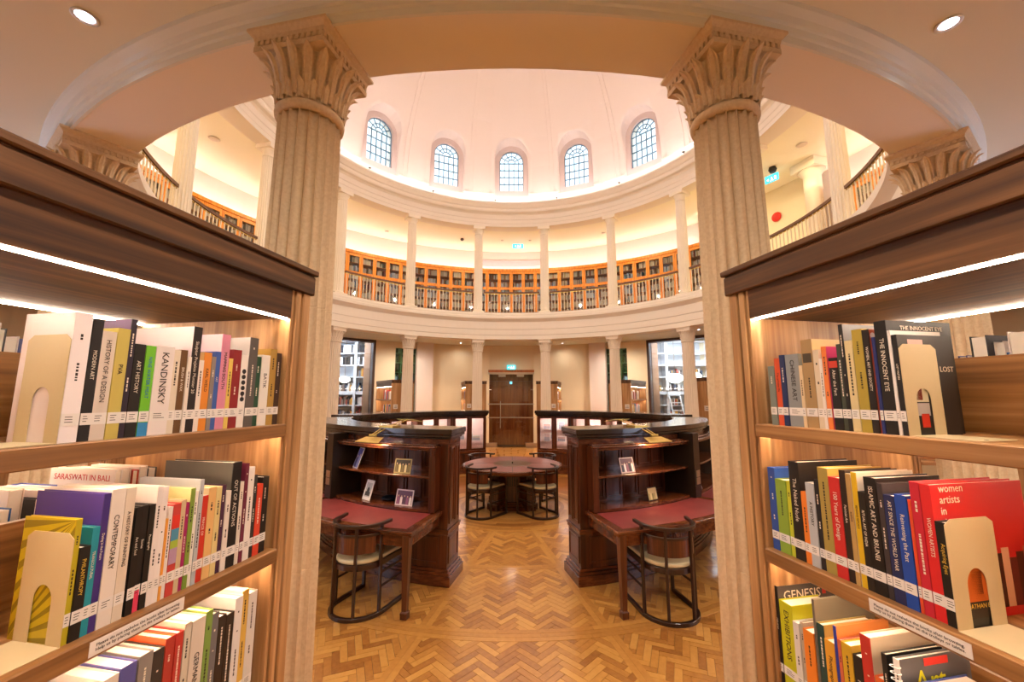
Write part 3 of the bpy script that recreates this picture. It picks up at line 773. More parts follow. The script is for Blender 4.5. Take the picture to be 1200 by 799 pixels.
# added cool light: unseen glowing window-shaped panels and area lamps beside the shelving
for s in (-1, 1):
    wt = thing('added_light_window', 'added unseen window-shaped light panel for the %s ambulatory' % ('left' if s < 0 else 'right'), 'light panel', P(8.36, s*128), rot_out(s*128))
    mb = MB(); mb.box(0, .03, -.9, .9, 1.0, 3.4); mb.build('pane', emit_mat('added_glow_pane', 'dce8ff', 1.5), wt)
    mb = MB()
    for y in (-.93, -.31, .31, .87): mb.box(-.03, .05, y, y+.06, .95, 3.45)
    for z in (.95, 1.8, 2.6, 3.40): mb.box(-.03, .05, -.93, .93, z, z+.05)
    mb.build('frame', M_WHITE, wt)
    x, y, z = P(8.25, s*128, 2.3)
    lamp('added_side_light', 'AREA', (x, y, z), K_SIDE, lin('d4e4ff'), (pi/2, 0, -radians(s*128)), 1.8, 2.4)

b = MB(); b.lathe([(11.5, -.2), (11.7, -.2), (11.7, 4.7), (8.85, 4.7), (8.85, 4.45), (11.5, 4.45)], 48, closed=True, smooth=False); struct('wall_sky_block', b, M_WALL, 'added outer wall and roof that keep the sky light out')  # added shell, stops sky light leaking in behind the side rooms
b = MB(); b.box(-1.2, 1.2, 8.5, 9.2, 2.98, 3.06); struct('ceiling_entrance', b, M_WALL, 'low soffit between the glass screen and the timber door')

# small spotlights clipped on the dome cornice
for k in range(16):
    th = 22.5*k-6
    x, y, z = P(5.31, th, 8.50)
    t = thing('cornice_spotlight', 'tiny dark spotlight on the dome cornice, %s' % ('just left of the centre window' if k == 0 else '%s clockwise from the centre window' % ['', 'first', 'second', 'third', 'fourth', 'fifth', 'sixth', 'seventh', 'eighth', 'ninth', 'tenth', 'eleventh', 'twelfth', 'thirteenth', 'fourteenth', 'fifteenth'][k]), 'spotlight', (x, y, 0), rot_out(th), 'cornice spotlights')
    mb = MB(); mb.cyl((.02, 0, 8.46), (.02, 0, 8.53), .008, n=6); mb.build('stem', M_BLACK, t)
    mb = MB(); mb.cyl((.03, 0, 8.54), (-.03, 0, 8.51), .022, n=10); mb.build('head', M_BLACK, t)
    p0 = Vector(P(5.22, th, 8.50)); p1 = Vector(P(-5.0, th, 3.0)); d = (p1-p0)
    lamp('cornice_beam', 'SPOT', tuple(p0), K_CORNICE, lin('fff0e2'), d.to_track_quat('-Z', 'Y').to_euler(), .07, spot=1.9, blend=1.0)

# ================================================================== SIDE ROOMS behind the glazed openings
M_ROOMW = mat('room_white', 'e8eaee', .7); M_SHW = mat('white_shelf_paint', 'f2f4f8', .5)
E_GLOBE = emit_mat('globe_lamp_glow', 'fff4e4', 3.5)
DIST = MB()
SMALL = {}
def small_book(hexc):
    if hexc not in SMALL:
        mb = MB(); mb.box(-.5, .5, -.5, .5, 0, 1); SMALL[hexc] = mb.mesh('book', mat('spine_'+hexc, hexc, .7))
    return SMALL[hexc]
for s, side in ((-1, 'left'), (1, 'right')):
    def bx(x0, x1): return (min(x0*s, x1*s), max(x0*s, x1*s))
    b = MB(); b.box(*bx(4.7, 9.6), 8.72, 8.85, 0, 4.5); b.box(*bx(9.5, 9.65), 3.5, 8.8, 0, 4.5)
    struct('wall_room_'+side, b, M_ROOMW, 'white wall of the side room, %s' % side)
    b = MB(); b.box(*bx(4.6, 9.6), 3.4, 8.8, 4.28, 4.4); struct('ceiling_room_'+side, b, M_ROOMW, 'white ceiling of the side room, %s' % side)
    t = thing('white_shelving', 'tall white built-in shelving seen through the %s glazed opening' % side, 'shelving', (0, 8.2, 0))
    ups = [5.25+.85*i for i in range(5)]
    b = MB(); b.box(*bx(5.2, 8.7), .38, .40, 0, 4.2); b.build('back_panel', mat('shelf_back', 'c8ccd0', .7), t)
    for u in ups: b = MB(); b.box(*bx(u-.05, u+.05), -.02, .38, 0, 4.2); b.build('upright', M_SHW, t)
    tops = [4.12, 3.64, 3.17, 2.70, 2.14, 1.61, 1.10, .60, .12]
    for z in tops:
        b = MB(); b.box(*bx(5.25, 8.65), 0, .38, z-(.13 if z == 2.14 else .035), z); b.build('shelf', M_SHW, t)
    rr = random.Random(21+s); nb = 0
    gl = ('')
    for ri, z in enumerate(tops[1:7]):
        for ui in range(4):
            x = ups[ui]+.07; end = ups[ui+1]-.07
            if s > 0 and ri < 2: continue
            if s < 0 and ri == 2 and ui == 1: continue
            if s > 0: end = x+(end-x)*rr.choice([.6, .8, .75])
            while x < end-.05:
                wd = rr.uniform(.035, .07); h = rr.uniform(.2, .33)
                hx = rr.choice(['1c2230', '202020', 'e8e8f0']) if (s < 0 and ri < 2) else rr.choice(['e8e4e0', '3a3a44', 'c8a060', 'b04a3a', '5a6a80', 'd8d0c8', '8a7a70', 'e0a040', '403028'])
                if s < 0 and ri < 2: wd = .075; h = .30
                if nb >= 55: DIST.box(*sorted((x*s, (x+wd*.94)*s)), 8.23, 8.45, z, z+h, lin(hx)); x += wd; nb += 1; continue
                o = link_mesh('book', small_book(hx), None, ((x+wd/2)*s, 8.2+.14, z), (0, 0, 0), (wd*.94, .22, h)); tag(o, '%s file or book on shelf %s from the top, %s white room' % ({'1c2230': 'navy', '202020': 'black', 'e8e8f0': 'white', 'e8e4e0': 'cream', '3a3a44': 'slate', 'c8a060': 'tan', 'b04a3a': 'red', '5a6a80': 'blue grey', 'd8d0c8': 'pale grey', '8a7a70': 'taupe', 'e0a040': 'amber', '403028': 'brown'}[hx], ['two', 'three', 'four', 'five', 'six', 'seven'][ri], side), 'book', 'books on the white shelving, %s room' % side)
                if s < 0 and ri < 2 and nb % 2 == 0 :
                    pass
                x += wd+(.04 if rr.random() < .08 else 0); nb += 1
    for gx, gy, gz, gs in (((6.05, 7.1, 2.55, .20),) if s < 0 else ((5.92, 7.0, 2.60, .30), (6.75, 7.3, 2.68, .27))):
        t2 = thing('globe_pendant', 'glowing white globe pendant lamp in the %s side room%s' % (side, '' if gx < 6.5 else ', further one'), 'lamp', (gx*s, gy, gz))
        mb = MB(); mb.lathe([(.001, gs*.55), (gs*.5, gs*.5), (gs*.9, gs*.2), (gs, -.02), (gs*.85, -gs*.28), (gs*.45, -gs*.55), (.001, -gs*.62)], 24); mb.build('shade', E_GLOBE, t2)
        mb = MB(); mb.cyl((0, 0, gs*.5), (0, 0, 4.28-gz), .01); mb.build('cord', M_STEEL, t2)
    lamp('room_ceiling_light', 'AREA', (6.6*s, 7.2, 4.2), K_ROOM, lin('e6eeff'), (0, 0, 0), 1.6, .8)
    b = MB(); b.arc(8.5, 8.515, *( (36.2, 59.4) if s > 0 else (-59.4, -36.2)), 0.02, 3.86); o = b.build('glass_wall', M_GLASS); tag(o, 'clear glass pane of the wide opening, %s' % side, 'glass panel')
t = thing('rolling_ladder', 'white rolling ladder leaning on the shelving in the right side room', 'ladder', (6.2, 7.75, 0))
for x in (-.02, .40): b = MB(); b.cyl((x-.0, -.35, 0), (x-.1, .40, 2.2), .022); b.build('rail', M_SHW, t)
for i in range(7): z = .25+i*.29; y = -.35+.75*z/2.2; x = -.1*z/2.2; b = MB(); b.box(x-.02, x+.40, y-.04, y+.04, z-.015, z+.015); b.build('rung', M_SHW, t)
b = MB(); b.box(5.2, 8.6, 8.08, 8.12, 2.13, 2.16); tag(b.build('ladder_track', M_STEEL), 'metal ladder track along the right white shelving', 'rail')

# ================================================================== WALNUT SHELVING UNITS (radial)
E_LED = emit_mat('led_strip', 'ffe4c8', K_LED); E_UNDER = emit_mat('led_under_shelf', 'ffdcb8', K_UNDER)
R0 = 6.07
def unit(th, label, L, levels, near):
    t = thing('shelving_unit', label, 'bookshelf', P(R0, th), rot_out(th), 'walnut shelving units radiating from the columns')
    W2 = .36
    b = MB(); b.box(.012, .05, -.352, .352, 0, 2.35); b.build('end_panel', M_WALV, t, .003)
    b = MB(); b.box(.05, .105, -.30, .30, 0, 2.35); b.build('inner_panel', M_WALV, t)
    for s_ in (-1, 1):
        y0, y1 = sorted((s_*.30, s_*.352)); b = MB(); b.box(.062, .088, y0, y1, 0, 2.35); b.build('stile', M_WALV, t, .003)
        y0, y1 = sorted((s_*.27, s_*.345)); b = MB(); b.box(.092, .105, y0, y1, 0, 2.35); b.build('stile', M_WALV, t, .002)
    b = MB(); b.box(0, L, -.362, .362, 2.35, 2.425); b.build('fascia', M_WALD, t, .004)
    b = MB(); b.box(-.008, L, -.37, .37, 2.43, 2.452); b.box(.004, L, -.358, .358, 2.42, 2.432); b.build('top_board', M_WALD, t, .004)
    b = MB(); b.box(.105, L, -.345, .345, 2.24, 2.352); b.build('header', M_WALD, t)
    for s_ in (-1, 1):
        y0, y1 = sorted((s_*.327, s_*.334)); b = MB(); b.box(.11, L, y0, y1, 2.234, 2.2405); b.build('led_strip', E_LED, t)
    for z in levels:
        b = MB(); b.prism([(-.362, z-.045), (-.34, z-.045), (-.34, z-.026), (.34, z-.026), (.34, z-.045), (.362, z-.045), (.362, z), (-.362, z)], .105, L)
        b.v = [(c, a_, b_) for a_, b_, c in b.v]; b.build('shelf', M_WALN, t, .003)
        b = MB(); b.box(.105, L, -.011, .011, z, z+(.21 if z > .9 else .25)); b.build('divider', M_WALN, t)
        if z > .9:
            for s_ in (-1, 1):
                y0, y1 = sorted((s_*.31, s_*.325)); b = MB(); b.box(.12, L-.05, y0, y1, z-.032, z-.0265); b.build('led_strip', E_UNDER, t)
    b = MB(); b.box(.012, L, -.33, .33, 0, .10); b.build('plinth', M_WALN, t)
    b = MB(); b.box(L-.05, L, -.352, .352, 0, 2.35); b.build('end_panel', M_WALV, t)
    if near:
        b = MB(); b.box(1.55, 1.60, -.35, .35, .1, 2.24); b.build('upright', M_WALV, t)
    if not near:
        q = .22 if th < 0 else -.22
        b = MB(); b.box(.004, .012, q-.07, q+.07, 1.56, 1.70); sg_ = b.build('sign_plate', M_LABEL, t)
        b = MB(); b.box(.002, .004, q-.045, q+.045, 1.60, 1.61); b.box(.002, .004, q-.045, q+.03, 1.64, 1.65); b.build('plate_print', M_INK, sg_)
    return t
units = {}
unit_near_l = unit(-168.75, 'large walnut bookshelf on the left, full of art books, lit from within', 2.28, (1.85, 1.425, .995, .56, .14), True)
unit_near_r = unit(168.75, 'large walnut bookshelf on the right, full of art books, lit from within', 2.28, (1.85, 1.425, .995, .56, .14), True)
far_lab = {11.25: 'walnut bookshelf end behind the column right of the entrance', -11.25: 'walnut bookshelf end behind the column left of the entrance',
 33.75: 'walnut bookshelf end behind the second column right of the entrance', -33.75: 'walnut bookshelf end behind the second column left of the entrance',
 56.25: 'walnut bookshelf end behind the third column, near the white ladder room', -56.25: 'walnut bookshelf end behind the third column on the left',
 101.25: 'walnut bookshelf glimpsed through the right bookshelf', -101.25: 'walnut bookshelf glimpsed through the left bookshelf', 123.75: 'walnut bookshelf beyond the right bookshelf, close behind its column', -123.75: 'walnut bookshelf beyond the left bookshelf, close behind its column'}
for th in far_lab:
    unit(th, far_lab[th], 1.7, (1.85, 1.425, .995), False)
    rr = random.Random(int(abs(th)*7+(th > 0)))
    e = radians(th); er = (sin(e), cos(e)); ey = (-cos(e), sin(e))
    for lv in (1.85, 1.425):
        for sd in (-1, 1):
            r = R0+.13+rr.uniform(0, .1)
            while r < R0+1.0:
                wd = rr.uniform(.02, .045); h = rr.uniform(.2, .3)
                if (sd*(1 if th < 0 else -1) > 0 and abs(th) < 60) or (abs(th) > 60 and rr.random() < .8):
                    x = (r+wd/2)*er[0]+sd*.2*ey[0]; y = (r+wd/2)*er[1]+sd*.2*ey[1]
                    DIST.box(-wd*.46, wd*.46, -.11, .11, 0, h, lin(rr.choice(['e8e0d8', 'c04030', '2a2a34', 'd8b060', '6080a0', 'e8e8e8', '7a4a30'])), Matrix.Translation((x, y, lv)) @ Matrix.Rotation(rot_out(th), 4, 'Z'))
                r += wd+(rr.uniform(0, .1) if rr.random() < .15 else 0)

o = DIST.build('distant_books', attr_mat('distant_book_spines', .7)); tag(o, 'small far books on the lit walnut units and white room shelving', 'books', None, 'stuff')
# ================================================================== BOOKS OF THE NEAR UNITS
# (r_inner, r_outer, height, spine colour, cover colour, spine title, special)
ROWS = {
 'LU': [
  (6.1892, 6.2152, 0.255, '3a2418', None, '', 0),
  (6.2152, 6.2441, 0.267, 'b08a3c', None, '', 0),
  (6.2441, 6.2808, 0.242, 'e8e2d8', None, 'BATIK', 0),
  (6.2808, 6.302, 0.234, '1f4a30', None, '', 0),
  (6.302, 6.3359, 0.295, '5b5450', 'b9b4b0', '', 0),
  (6.3359, 6.3618, 0.234, 'ece4dc', None, '', 3),
  (6.3618, 6.3929, 0.248, '8c1f24', None, '', 0),
  (6.3929, 6.4079, 0.218, 'e6c860', None, '', 0),
  (6.4079, 6.4368, 0.291, 'd98aa0', 'e9d3d6', 'MAPPING SOUTH', 0),
  (6.4368, 6.4536, 0.235, '3c5ea8', None, 'ART', 0),
  (6.4536, 6.4672, 0.218, '8a8078', None, '', 0),
  (6.4672, 6.491, 0.229, 'e08a30', 'd8b070', 'KARL WEILD', 0),
  (6.491, 6.5063, 0.204, 'e8dcd0', None, '', 0),
  (6.5063, 6.531, 0.299, '231c1c', 'ead8da', 'Skulptur Projekte Munster 20', 0),
  (6.531, 6.5418, 0.21, 'e6ddd2', None, '', 0),
  (6.5418, 6.5616, 0.228, '6a4a26', None, 'BRUSH & WAX', 0),
  (6.5616, 6.5808, 0.226, 'ddd0ba', None, '', 0),
  (6.5808, 6.6284, 0.231, 'e6dcd8', None, 'KANDINSKY', 0),
  (6.6284, 6.6522, 0.229, '6fbe2a', None, 'NINE WATER MEAT', 4),
  (6.6541, 6.6796, 0.23, '17130f', None, 'ART HISTORY', 0),
  (6.6796, 6.6931, 0.29, '2a2030', '5c3f66', '', 0),
  (6.6931, 6.7199, 0.263, 'c3b25a', None, 'PVA', 0),
  (6.7199, 6.7496, 0.252, 'd8cabc', None, 'HISTORY OF A DESIGN', 0),
  (6.7504, 6.7713, 0.276, '181514', None, 'MODERN ART', 0),
  (6.772, 6.8049, 0.285, 'efe6e6', 'ece0e2', '', 5),
 ],
 'LL': [
  (6.2025, 6.2316, 0.248, '141210', None, '', 0),
  (6.2316, 6.2561, 0.228, 'd8452a', None, '', 0),
  (6.2561, 6.2714, 0.262, '2e2c2a', None, '', 0),
  (6.2714, 6.2962, 0.291, 'e9e2da', None, '', 0),
  (6.2962, 6.3106, 0.306, '6a2038', None, '', 0),
  (6.3106, 6.3247, 0.251, 'e0d6c8', None, '', 0),
  (6.3247, 6.358, 0.316, '161413', '57544e', 'OUT OF ACTIONS', 0),
  (6.358, 6.3754, 0.233, 'e6ddd4', None, '', 0),
  (6.3754, 6.3907, 0.254, '45203c', None, '', 0),
  (6.3907, 6.4089, 0.253, 'dcc98a', 'e0cf9c', '', 0),
  (6.4089, 6.4329, 0.255, 'e2b574', 'e6cfa0', '', 0),
  (6.4329, 6.4534, 0.236, 'c8321f', 'e8ddd6', 'PRINCE OF', 0),
  (6.4534, 6.4658, 0.285, 'b4b8bc', 'b8bdc4', '', 0),
  (6.4658, 6.478, 0.256, 'e8e2d8', None, '', 0),
  (6.478, 6.4912, 0.266, '7f9a3a', 'dfe0a0', '', 0),
  (6.4912, 6.5017, 0.23, 'a02060', None, '', 0),
  (6.5017, 6.5154, 0.24, 'cbb690', None, '', 0),
  (6.5154, 6.5365, 0.235, 'c4433c', None, '', 6),
  (6.5365, 6.5472, 0.23, 'e6dcd6', None, '', 0),
  (6.5472, 6.5546, 0.202, 'e39a3a', None, '', 0),
  (6.5546, 6.5691, 0.287, 'ece4e0', None, '', 0),
  (6.5691, 6.5843, 0.291, 'e9e0dc', 'ece4e2', '', 0),
  (6.5843, 6.599, 0.249, '181512', None, 'Photography', 0),
  (6.599, 6.6142, 0.251, '1c1816', None, 'Stories', 7),
  (6.6142, 6.6308, 0.251, '151210', None, 'Art and Soul', 0),
  (6.6362, 6.6581, 0.302, 'dccfbd', 'e9e2dc', 'A HISTORY OF PAINTING', 0),
  (6.6581, 6.688, 0.305, 'e6dcd2', 'ece6e2', 'CONTEMPORARY', 0),
  (6.688, 6.7023, 0.299, '3d2a78', '4a3590', 'Dating in the Future', 0),
  (6.7023, 6.7169, 0.229, '1e8fa0', None, 'TRANSCULTURAL', 0),
  (6.7169, 6.7376, 0.193, '181412', None, 'PHILANTHROPY', 0),
  (6.7383, 6.7497, 0.256, 'b8a81c', 'c6b21e', '', 8),
 ],
 'LT': [
  (6.2155, 6.2501, 0.313, 'd9d4cc', 'b9b4ac', '', 0),
  (6.2518, 6.2766, 0.332, 'd8b050', 'e6e2d8', '', 0),
  (6.2766, 6.3052, 0.323, 'e0dcda', None, '', 0),
  (6.3052, 6.3325, 0.289, '2c2018', None, '', 0),
  (6.3325, 6.3588, 0.295, '2c2018', None, '', 0),
  (6.3588, 6.3812, 0.314, '6c6c70', None, '', 0),
  (6.3812, 6.4029, 0.331, '7ea04a', '8aa850', '', 0),
  (6.4055, 6.4464, 0.327, 'd8cdbf', None, 'GERMAN', 0),
  (6.4489, 6.4682, 0.332, 'cfc6b4', None, '', 0),
  (6.4706, 6.4915, 0.32, 'b8352e', None, '', 0),
  (6.4915, 6.516, 0.319, 'b03a30', 'e06030', '', 0),
  (6.5181, 6.5457, 0.305, '3a3430', None, '', 0),
  (6.5477, 6.5815, 0.314, '8c8682', None, '', 0),
  (6.5854, 6.6222, 0.311, '5a5aa0', None, '', 0),
  (6.6239, 6.6564, 0.307, 'd8d0c8', None, '', 0),
 ],
 'RU': [
  (6.2259, 6.251, 0.206, '7c8278', None, '', 0),
  (6.2538, 6.2753, 0.231, 'd8542c', None, 'The private life', 0),
  (6.2766, 6.2965, 0.241, '1f2f5c', None, '', 0),
  (6.2978, 6.3487, 0.24, '8c9090', None, 'CHINESE ART', 0),
  (6.3496, 6.3618, 0.2, 'ddc49a', None, '', 0),
  (6.3627, 6.4012, 0.282, 'a8895c', 'cdb27a', '', 9),
  (6.402, 6.4221, 0.245, 'd8c8ac', None, '', 0),
  (6.4229, 6.4329, 0.216, 'e8ded4', None, '', 0),
  (6.4338, 6.4489, 0.252, 'e8803c', 'e0447a', '', 0),
  (6.4515, 6.4784, 0.215, '191614', None, 'After the Fact', 10),
  (6.4797, 6.4933, 0.254, '3f4638', None, '', 0),
  (6.4945, 6.5065, 0.311, '1c1a1a', '8c8c90', '', 0),
  (6.5075, 6.5291, 0.26, 'd9c795', None, '', 0),
  (6.53, 6.5576, 0.289, 'b09a3c', 'c2a94a', '', 0),
  (6.5586, 6.5773, 0.285, '1a1210', 'c05a3a', 'WOMEN, ART AND SOCIETY', 11),
  (6.5805, 6.5888, 0.261, '25306e', None, '', 0),
  (6.5922, 6.6224, 0.302, '12100f', '1c1a1a', 'THE INNOCENT EYE', 12),
  (6.623, 6.6307, 0.273, 'e6e0da', 'e6e0da', '', 0),
  (6.6314, 6.6439, 0.26, '1a1716', '2a2624', 'LOST MASTERS', 13),
 ],
 'RL': [
  (6.1851, 6.2133, 0.274, '2c50a0', '3a66c0', '', 0),
  (6.2144, 6.2569, 0.24, '8aa83c', 'a0b84a', '', 0),
  (6.2579, 6.273, 0.24, 'c4c832', None, '', 0),
  (6.274, 6.3119, 0.309, '1c1714', '2a2220', 'The Naked Nude', 14),
  (6.3131, 6.3325, 0.219, 'e8812c', None, '', 0),
  (6.3337, 6.3621, 0.251, 'b8bcc0', 'c4c4c0', 'A HISTORY', 0),
  (6.3629, 6.3785, 0.266, '1e1c20', None, '', 0),
  (6.3793, 6.4119, 0.306, 'a8934a', 'c4a850', '', 0),
  (6.4127, 6.4463, 0.284, 'c82c2a', 'e06a5a', '100 Years of Design', 0),
  (6.447, 6.4665, 0.309, '2a1c14', None, 'Feminist Art', 0),
  (6.4672, 6.4804, 0.302, 'b8965a', 'e0d8c4', 'BUDDHA', 0),
  (6.4811, 6.4961, 0.309, 'dcb420', 'ece4d4', 'BENDING REFORM', 0),
  (6.4968, 6.5158, 0.259, '221c16', None, 'RITUAL ART OF INDIA', 0),
  (6.5167, 6.5483, 0.303, '14110f', '2a2220', 'ISLAMIC ART AND BRUNEI', 0),
  (6.5489, 6.5623, 0.292, '3a3436', '4a4444', '', 0),
  (6.5637, 6.5899, 0.266, '1f2a58', None, 'ART SINCE THE WORLD WAR', 0),
  (6.5911, 6.6185, 0.273, '1c4aa8', None, 'Reinventing the Past', 0),
  (6.6196, 6.6269, 0.266, 'd8502c', None, '', 0),
  (6.6278, 6.6482, 0.312, 'c42438', 'b82834', '', 0),
  (6.6491, 6.6718, 0.311, 'd42428', 'c82024', 'WOMEN ARTISTS', 15),
  (6.6734, 6.6959, 0.23, '14110c', '1a1612', 'Acquiring Eyes', 16),
 ],
 'RT': [
  (6.1662, 6.1857, 0.304, '1e1a1a', '4a4440', 'GENESIS', 17),
  (6.1874, 6.2379, 0.266, 'c4c41e', 'c8c820', 'EXHIBITIONS', 0),
  (6.2395, 6.2618, 0.224, 'd8d4cc', None, '', 0),
  (6.2628, 6.2752, 0.233, 'b8a894', None, '', 0),
  (6.2761, 6.3131, 0.221, 'e8842a', 'e8842a', '', 0),
  (6.3146, 6.3232, 0.325, '6a6458', '75705e', '', 0),
  (6.3246, 6.347, 0.262, '1f4440', 'b09a50', '', 0),
  (6.3479, 6.3792, 0.229, 'dca030', 'dca030', 'Photography', 0),
  (6.3805, 6.3896, 0.282, '2a3aa0', 'e0904a', '', 0),
  (6.3909, 6.4011, 0.251, 'c86848', None, '', 0),
  (6.4023, 6.4318, 0.251, 'd0a82c', None, '', 0),
  (6.433, 6.4576, 0.235, '1c1a16', None, 'MAKERS', 0),
  (6.4587, 6.4866, 0.302, 'c0342c', 'c8b8a0', '', 0),
  (6.4877, 6.5101, 0.212, 'd8642c', None, '', 0),
  (6.5111, 6.5245, 0.282, '1a1a1a', None, '', 0),
 ],
}

CN = [('black', (25, 22, 20)), ('white', (232, 225, 220)), ('cream', (220, 205, 175)), ('beige', (200, 180, 145)), ('red', (200, 40, 40)), ('orange', (228, 120, 45)), ('yellow', (222, 195, 50)), ('olive yellow', (190, 170, 60)),
      ('green', (60, 150, 60)), ('lime green', (130, 180, 50)), ('dark green', (35, 70, 50)), ('blue', (45, 85, 170)), ('navy', (32, 42, 90)), ('teal', (30, 140, 160)), ('purple', (70, 45, 120)), ('maroon', (105, 30, 55)),
      ('pink', (217, 138, 160)), ('grey', (140, 142, 144)), ('dark grey', (70, 66, 66)), ('brown', (100, 65, 40)), ('gold', (170, 140, 80)), ('pale grey', (184, 188, 192)), ('magenta', (160, 32, 96))]
def cname(h):
    c = tuple(int(h[i:i+2], 16) for i in (0, 2, 4)); return min(CN, key=lambda n: sum((a-b_)**2 for a, b_ in zip(c, n[1])))[0]
def lum(h): c = lin(h); return .3*c[0]+.6*c[1]+.1*c[2]
def book(loc, rotz, T, H, D, sc, cc, title, label, group, sp=0, spine_lab=True, rng=random):
    t = thing('book', label, 'book', loc, rotz, group)
    cc = cc or sc; ms = mat('spine_'+sc, sc, .45); mc = mat('cover_'+cc, cc, .4)
    h2 = T/2
    bd = min(.0025, T*.14)
    b = MB(); b.box(-.002, 0, -h2, h2, 0, H); b.build('spine', ms, t)
    b = MB(); b.box(-D, -.002, -h2, -h2+bd, 0, H); b.box(-D, -.002, h2-bd, h2, 0, H); cv = b.build('cover', mc, t)
    b = MB(); b.box(-D+.004, -.002, -h2+bd, h2-bd, .003, H-.004); b.build('pages', M_PAGES, t)
    if spine_lab:
        b = MB(); b.box(0, .0006, -h2, h2, .036, .062); lb = b.build('spine_label', M_LABEL, t)
        b = MB()
        for z in (.044, .0495, .055): b.box(.0006, .0009, -h2*.6, h2*rng.uniform(.1, .6), z-.0007, z+.0007)
        b.build('label_print', M_INK, lb)
    ink = 'e8dcc8' if lum(sc) < .25 else '2a2420'
    if sc in ('181412', '14110c'): ink = 'd8b040'
    if sc == '6fbe2a': ink = '2a70b0'
    mi = mat('ink_'+ink, ink, .6)
    if title:
        sz = min(T*.52, (H-.09)/(len(title)*.60)); 
        text(title, sz, frameM((0, 0, -1), (0, 1, 0), (.0006, 0, .075+(H-.085)/2)), mi, t, 'spine_title')
    elif T > .009:
        b = MB(); z = H-.03-rng.uniform(0, .02)
        while z > .10:
            l = rng.uniform(.002, .008); hw_ = min(h2*.22, .0022); b.box(0, .0004, -hw_, hw_, max(z-l, .08), z); z -= l+rng.uniform(.0012, .003)
            if rng.random() < .12: z -= .05
        b.build('spine_print', mi, t)['kind'] = 'stuff'
    return t, h2, cv
def cover_prints(t, h2, H, D, sp):
    """extra flat print on covers that face the camera"""
    def patch(name, hexc, x0, x1, z0, z1, side=1):
        b = MB(); y0, y1 = sorted((side*h2, side*(h2+.0005))); b.box(-x1, -x0, y0, y1, z0, z1); return b.build(name, mat('print_'+hexc, hexc, .5), t)
    F = lambda x, z: frameM((-1, 0, 0), (0, 0, 1), (-x, h2+.0008, z))
    if sp == 15:
        for i, hx in enumerate(['6a2a20', '3a1a14', 'c86a50', '8a3a2a', '2a1412', 'd88a6a', 'a0503a', '4a2018', 'e0b090', '702c24', '502018', 'b86048']):
            w_ = (D-.01)/12; patch('cover_picture', hx, .005+i*w_, .005+(i+1)*w_, .02, .13+.012*(i % 3))
        text('women\nartists\nin\nsingapore', .026, F(.024, .262), mat('ink_e8dcc8', 'e8dcc8', .6), t, 'cover_title', ax='LEFT')
    if sp == 16:
        patch('cover_picture', 'c8601c', .03, .10, .055, .16)
        patch('cover_figure', '7a2c10', .05, .085, .07, .12); patch('cover_figure', 'e89a4a', .045, .075, .115, .145); patch('cover_figure', '3a1408', .06, .09, .06, .08)
        patch('cover_band', '2a1c14', .03, .10, .02, .055); 
        text('NATHAN B', .014, F(.065, .045), mat('ink_d8b040', 'd8b040', .6), t, 'cover_title')
    if sp == 17:
        text('GENESIS', .042, F(.10, H-.032), mat('ink_e8dcc8', 'e8dcc8', .6), t, 'cover_title'); patch('cover_emblem', 'c83028', .185, .20, H-.038, H-.022)
    if sp == 13:
        patch('cover_picture', 'd8b0a8', .035, .085, H-.05, H-.012); patch('cover_picture', 'c8c0a0', .04, .08, .085, .14); patch('cover_picture', '7a2a20', .04, .06, .09, .125); patch('cover_picture', 'b0a8a8', .04, .08, .05, .082); patch('cover_picture', 'c83020', .05, .075, .02, .055)
        text('LOST', .02, F(.155, .17), mat('ink_e8dcc8', 'e8dcc8', .6), t, 'cover_title')
    if sp == 12:
        text('THE INNOCENT EYE', .016, F(.12, H-.02), mat('ink_e8dcc8', 'e8dcc8', .6), t, 'cover_title')
        patch('cover_picture', 'e0a070', .165, .195, .10, .23); patch('cover_picture', 'c82c18', .165, .19, .13, .22)
        patch('cover_picture', '8a2a20', .16, .185, .06, .08)
    if sp == 11:
        for i in range(14):
            b = MB(); x = .012+.024*(i % 5)+.006*(i//5); z = H-.018-.022*(i//5); vs = [(-x+.009*cos(a*pi/4), h2+.0008, z+.009*sin(a*pi/4)) for a in range(8)]
            b.add(vs, [tuple(range(8))]); b.build('cover_dot', mat('print_f0dcd0', 'f0dcd0', .5), t)
    if sp == 9:
        b = MB(); b.box(0, .0006, -h2*.8, h2*.8, H-.075, H-.045); b.build('spine_patch', mat('print_4a4030', '4a4030', .5), t)
    if sp == 10:
        b = MB(); b.box(0, .0006, -h2, h2, H-.03, H-.01); b.build('spine_patch', mat('print_d0402c', 'd0402c', .5), t)
    if sp == 3:
        for i in range(6): b = MB(); b.cyl((0, 0, .09+i*.018), (.0008, 0, .09+i*.018), h2*.6, n=10); b.build('spine_dot', M_INK, t)
    if sp == 4:
        b = MB(); b.box(0, .0005, -h2, h2, 0, .034); b.build('spine_patch', mat('print_3088c0', '3088c0', .5), t)
    if sp == 6:
        for hx, z0, z1 in (('d83428', .17, .205), ('4a90b0', .14, .17), ('a0b840', .12, .14), ('b090b0', .08, .12)): b = MB(); b.box(0, .0006, -h2, h2, z0, z1); b.build('spine_patch', mat('print_'+hx, hx, .5), t)
    if sp == 7:
        b = MB(); b.box(0, .0007, -h2, h2*.8, .0, .05); b.build('spine_patch', mat('print_e04060', 'e04060', .5), t)
    if sp == 8:
        for i in range(11):       # diagonal ochre stripes on the back cover (faces the camera on the left shelf)
            z0 = -.22+i*.045; poly = [(.001, z0+.22), (.001, z0+.238), (D-.002, z0+.018), (D-.002, z0)]
            poly = [(x, min(max(z, .002), H-.002)) for x, z in poly]; b = MB(); vs = [(-x, -h2-.0006, z) for x, z in poly]; b.add(vs, [(0, 1, 2, 3)]); b.build('cover_stripe', mat('print_8a7a14', '8a7a14', .5), t)
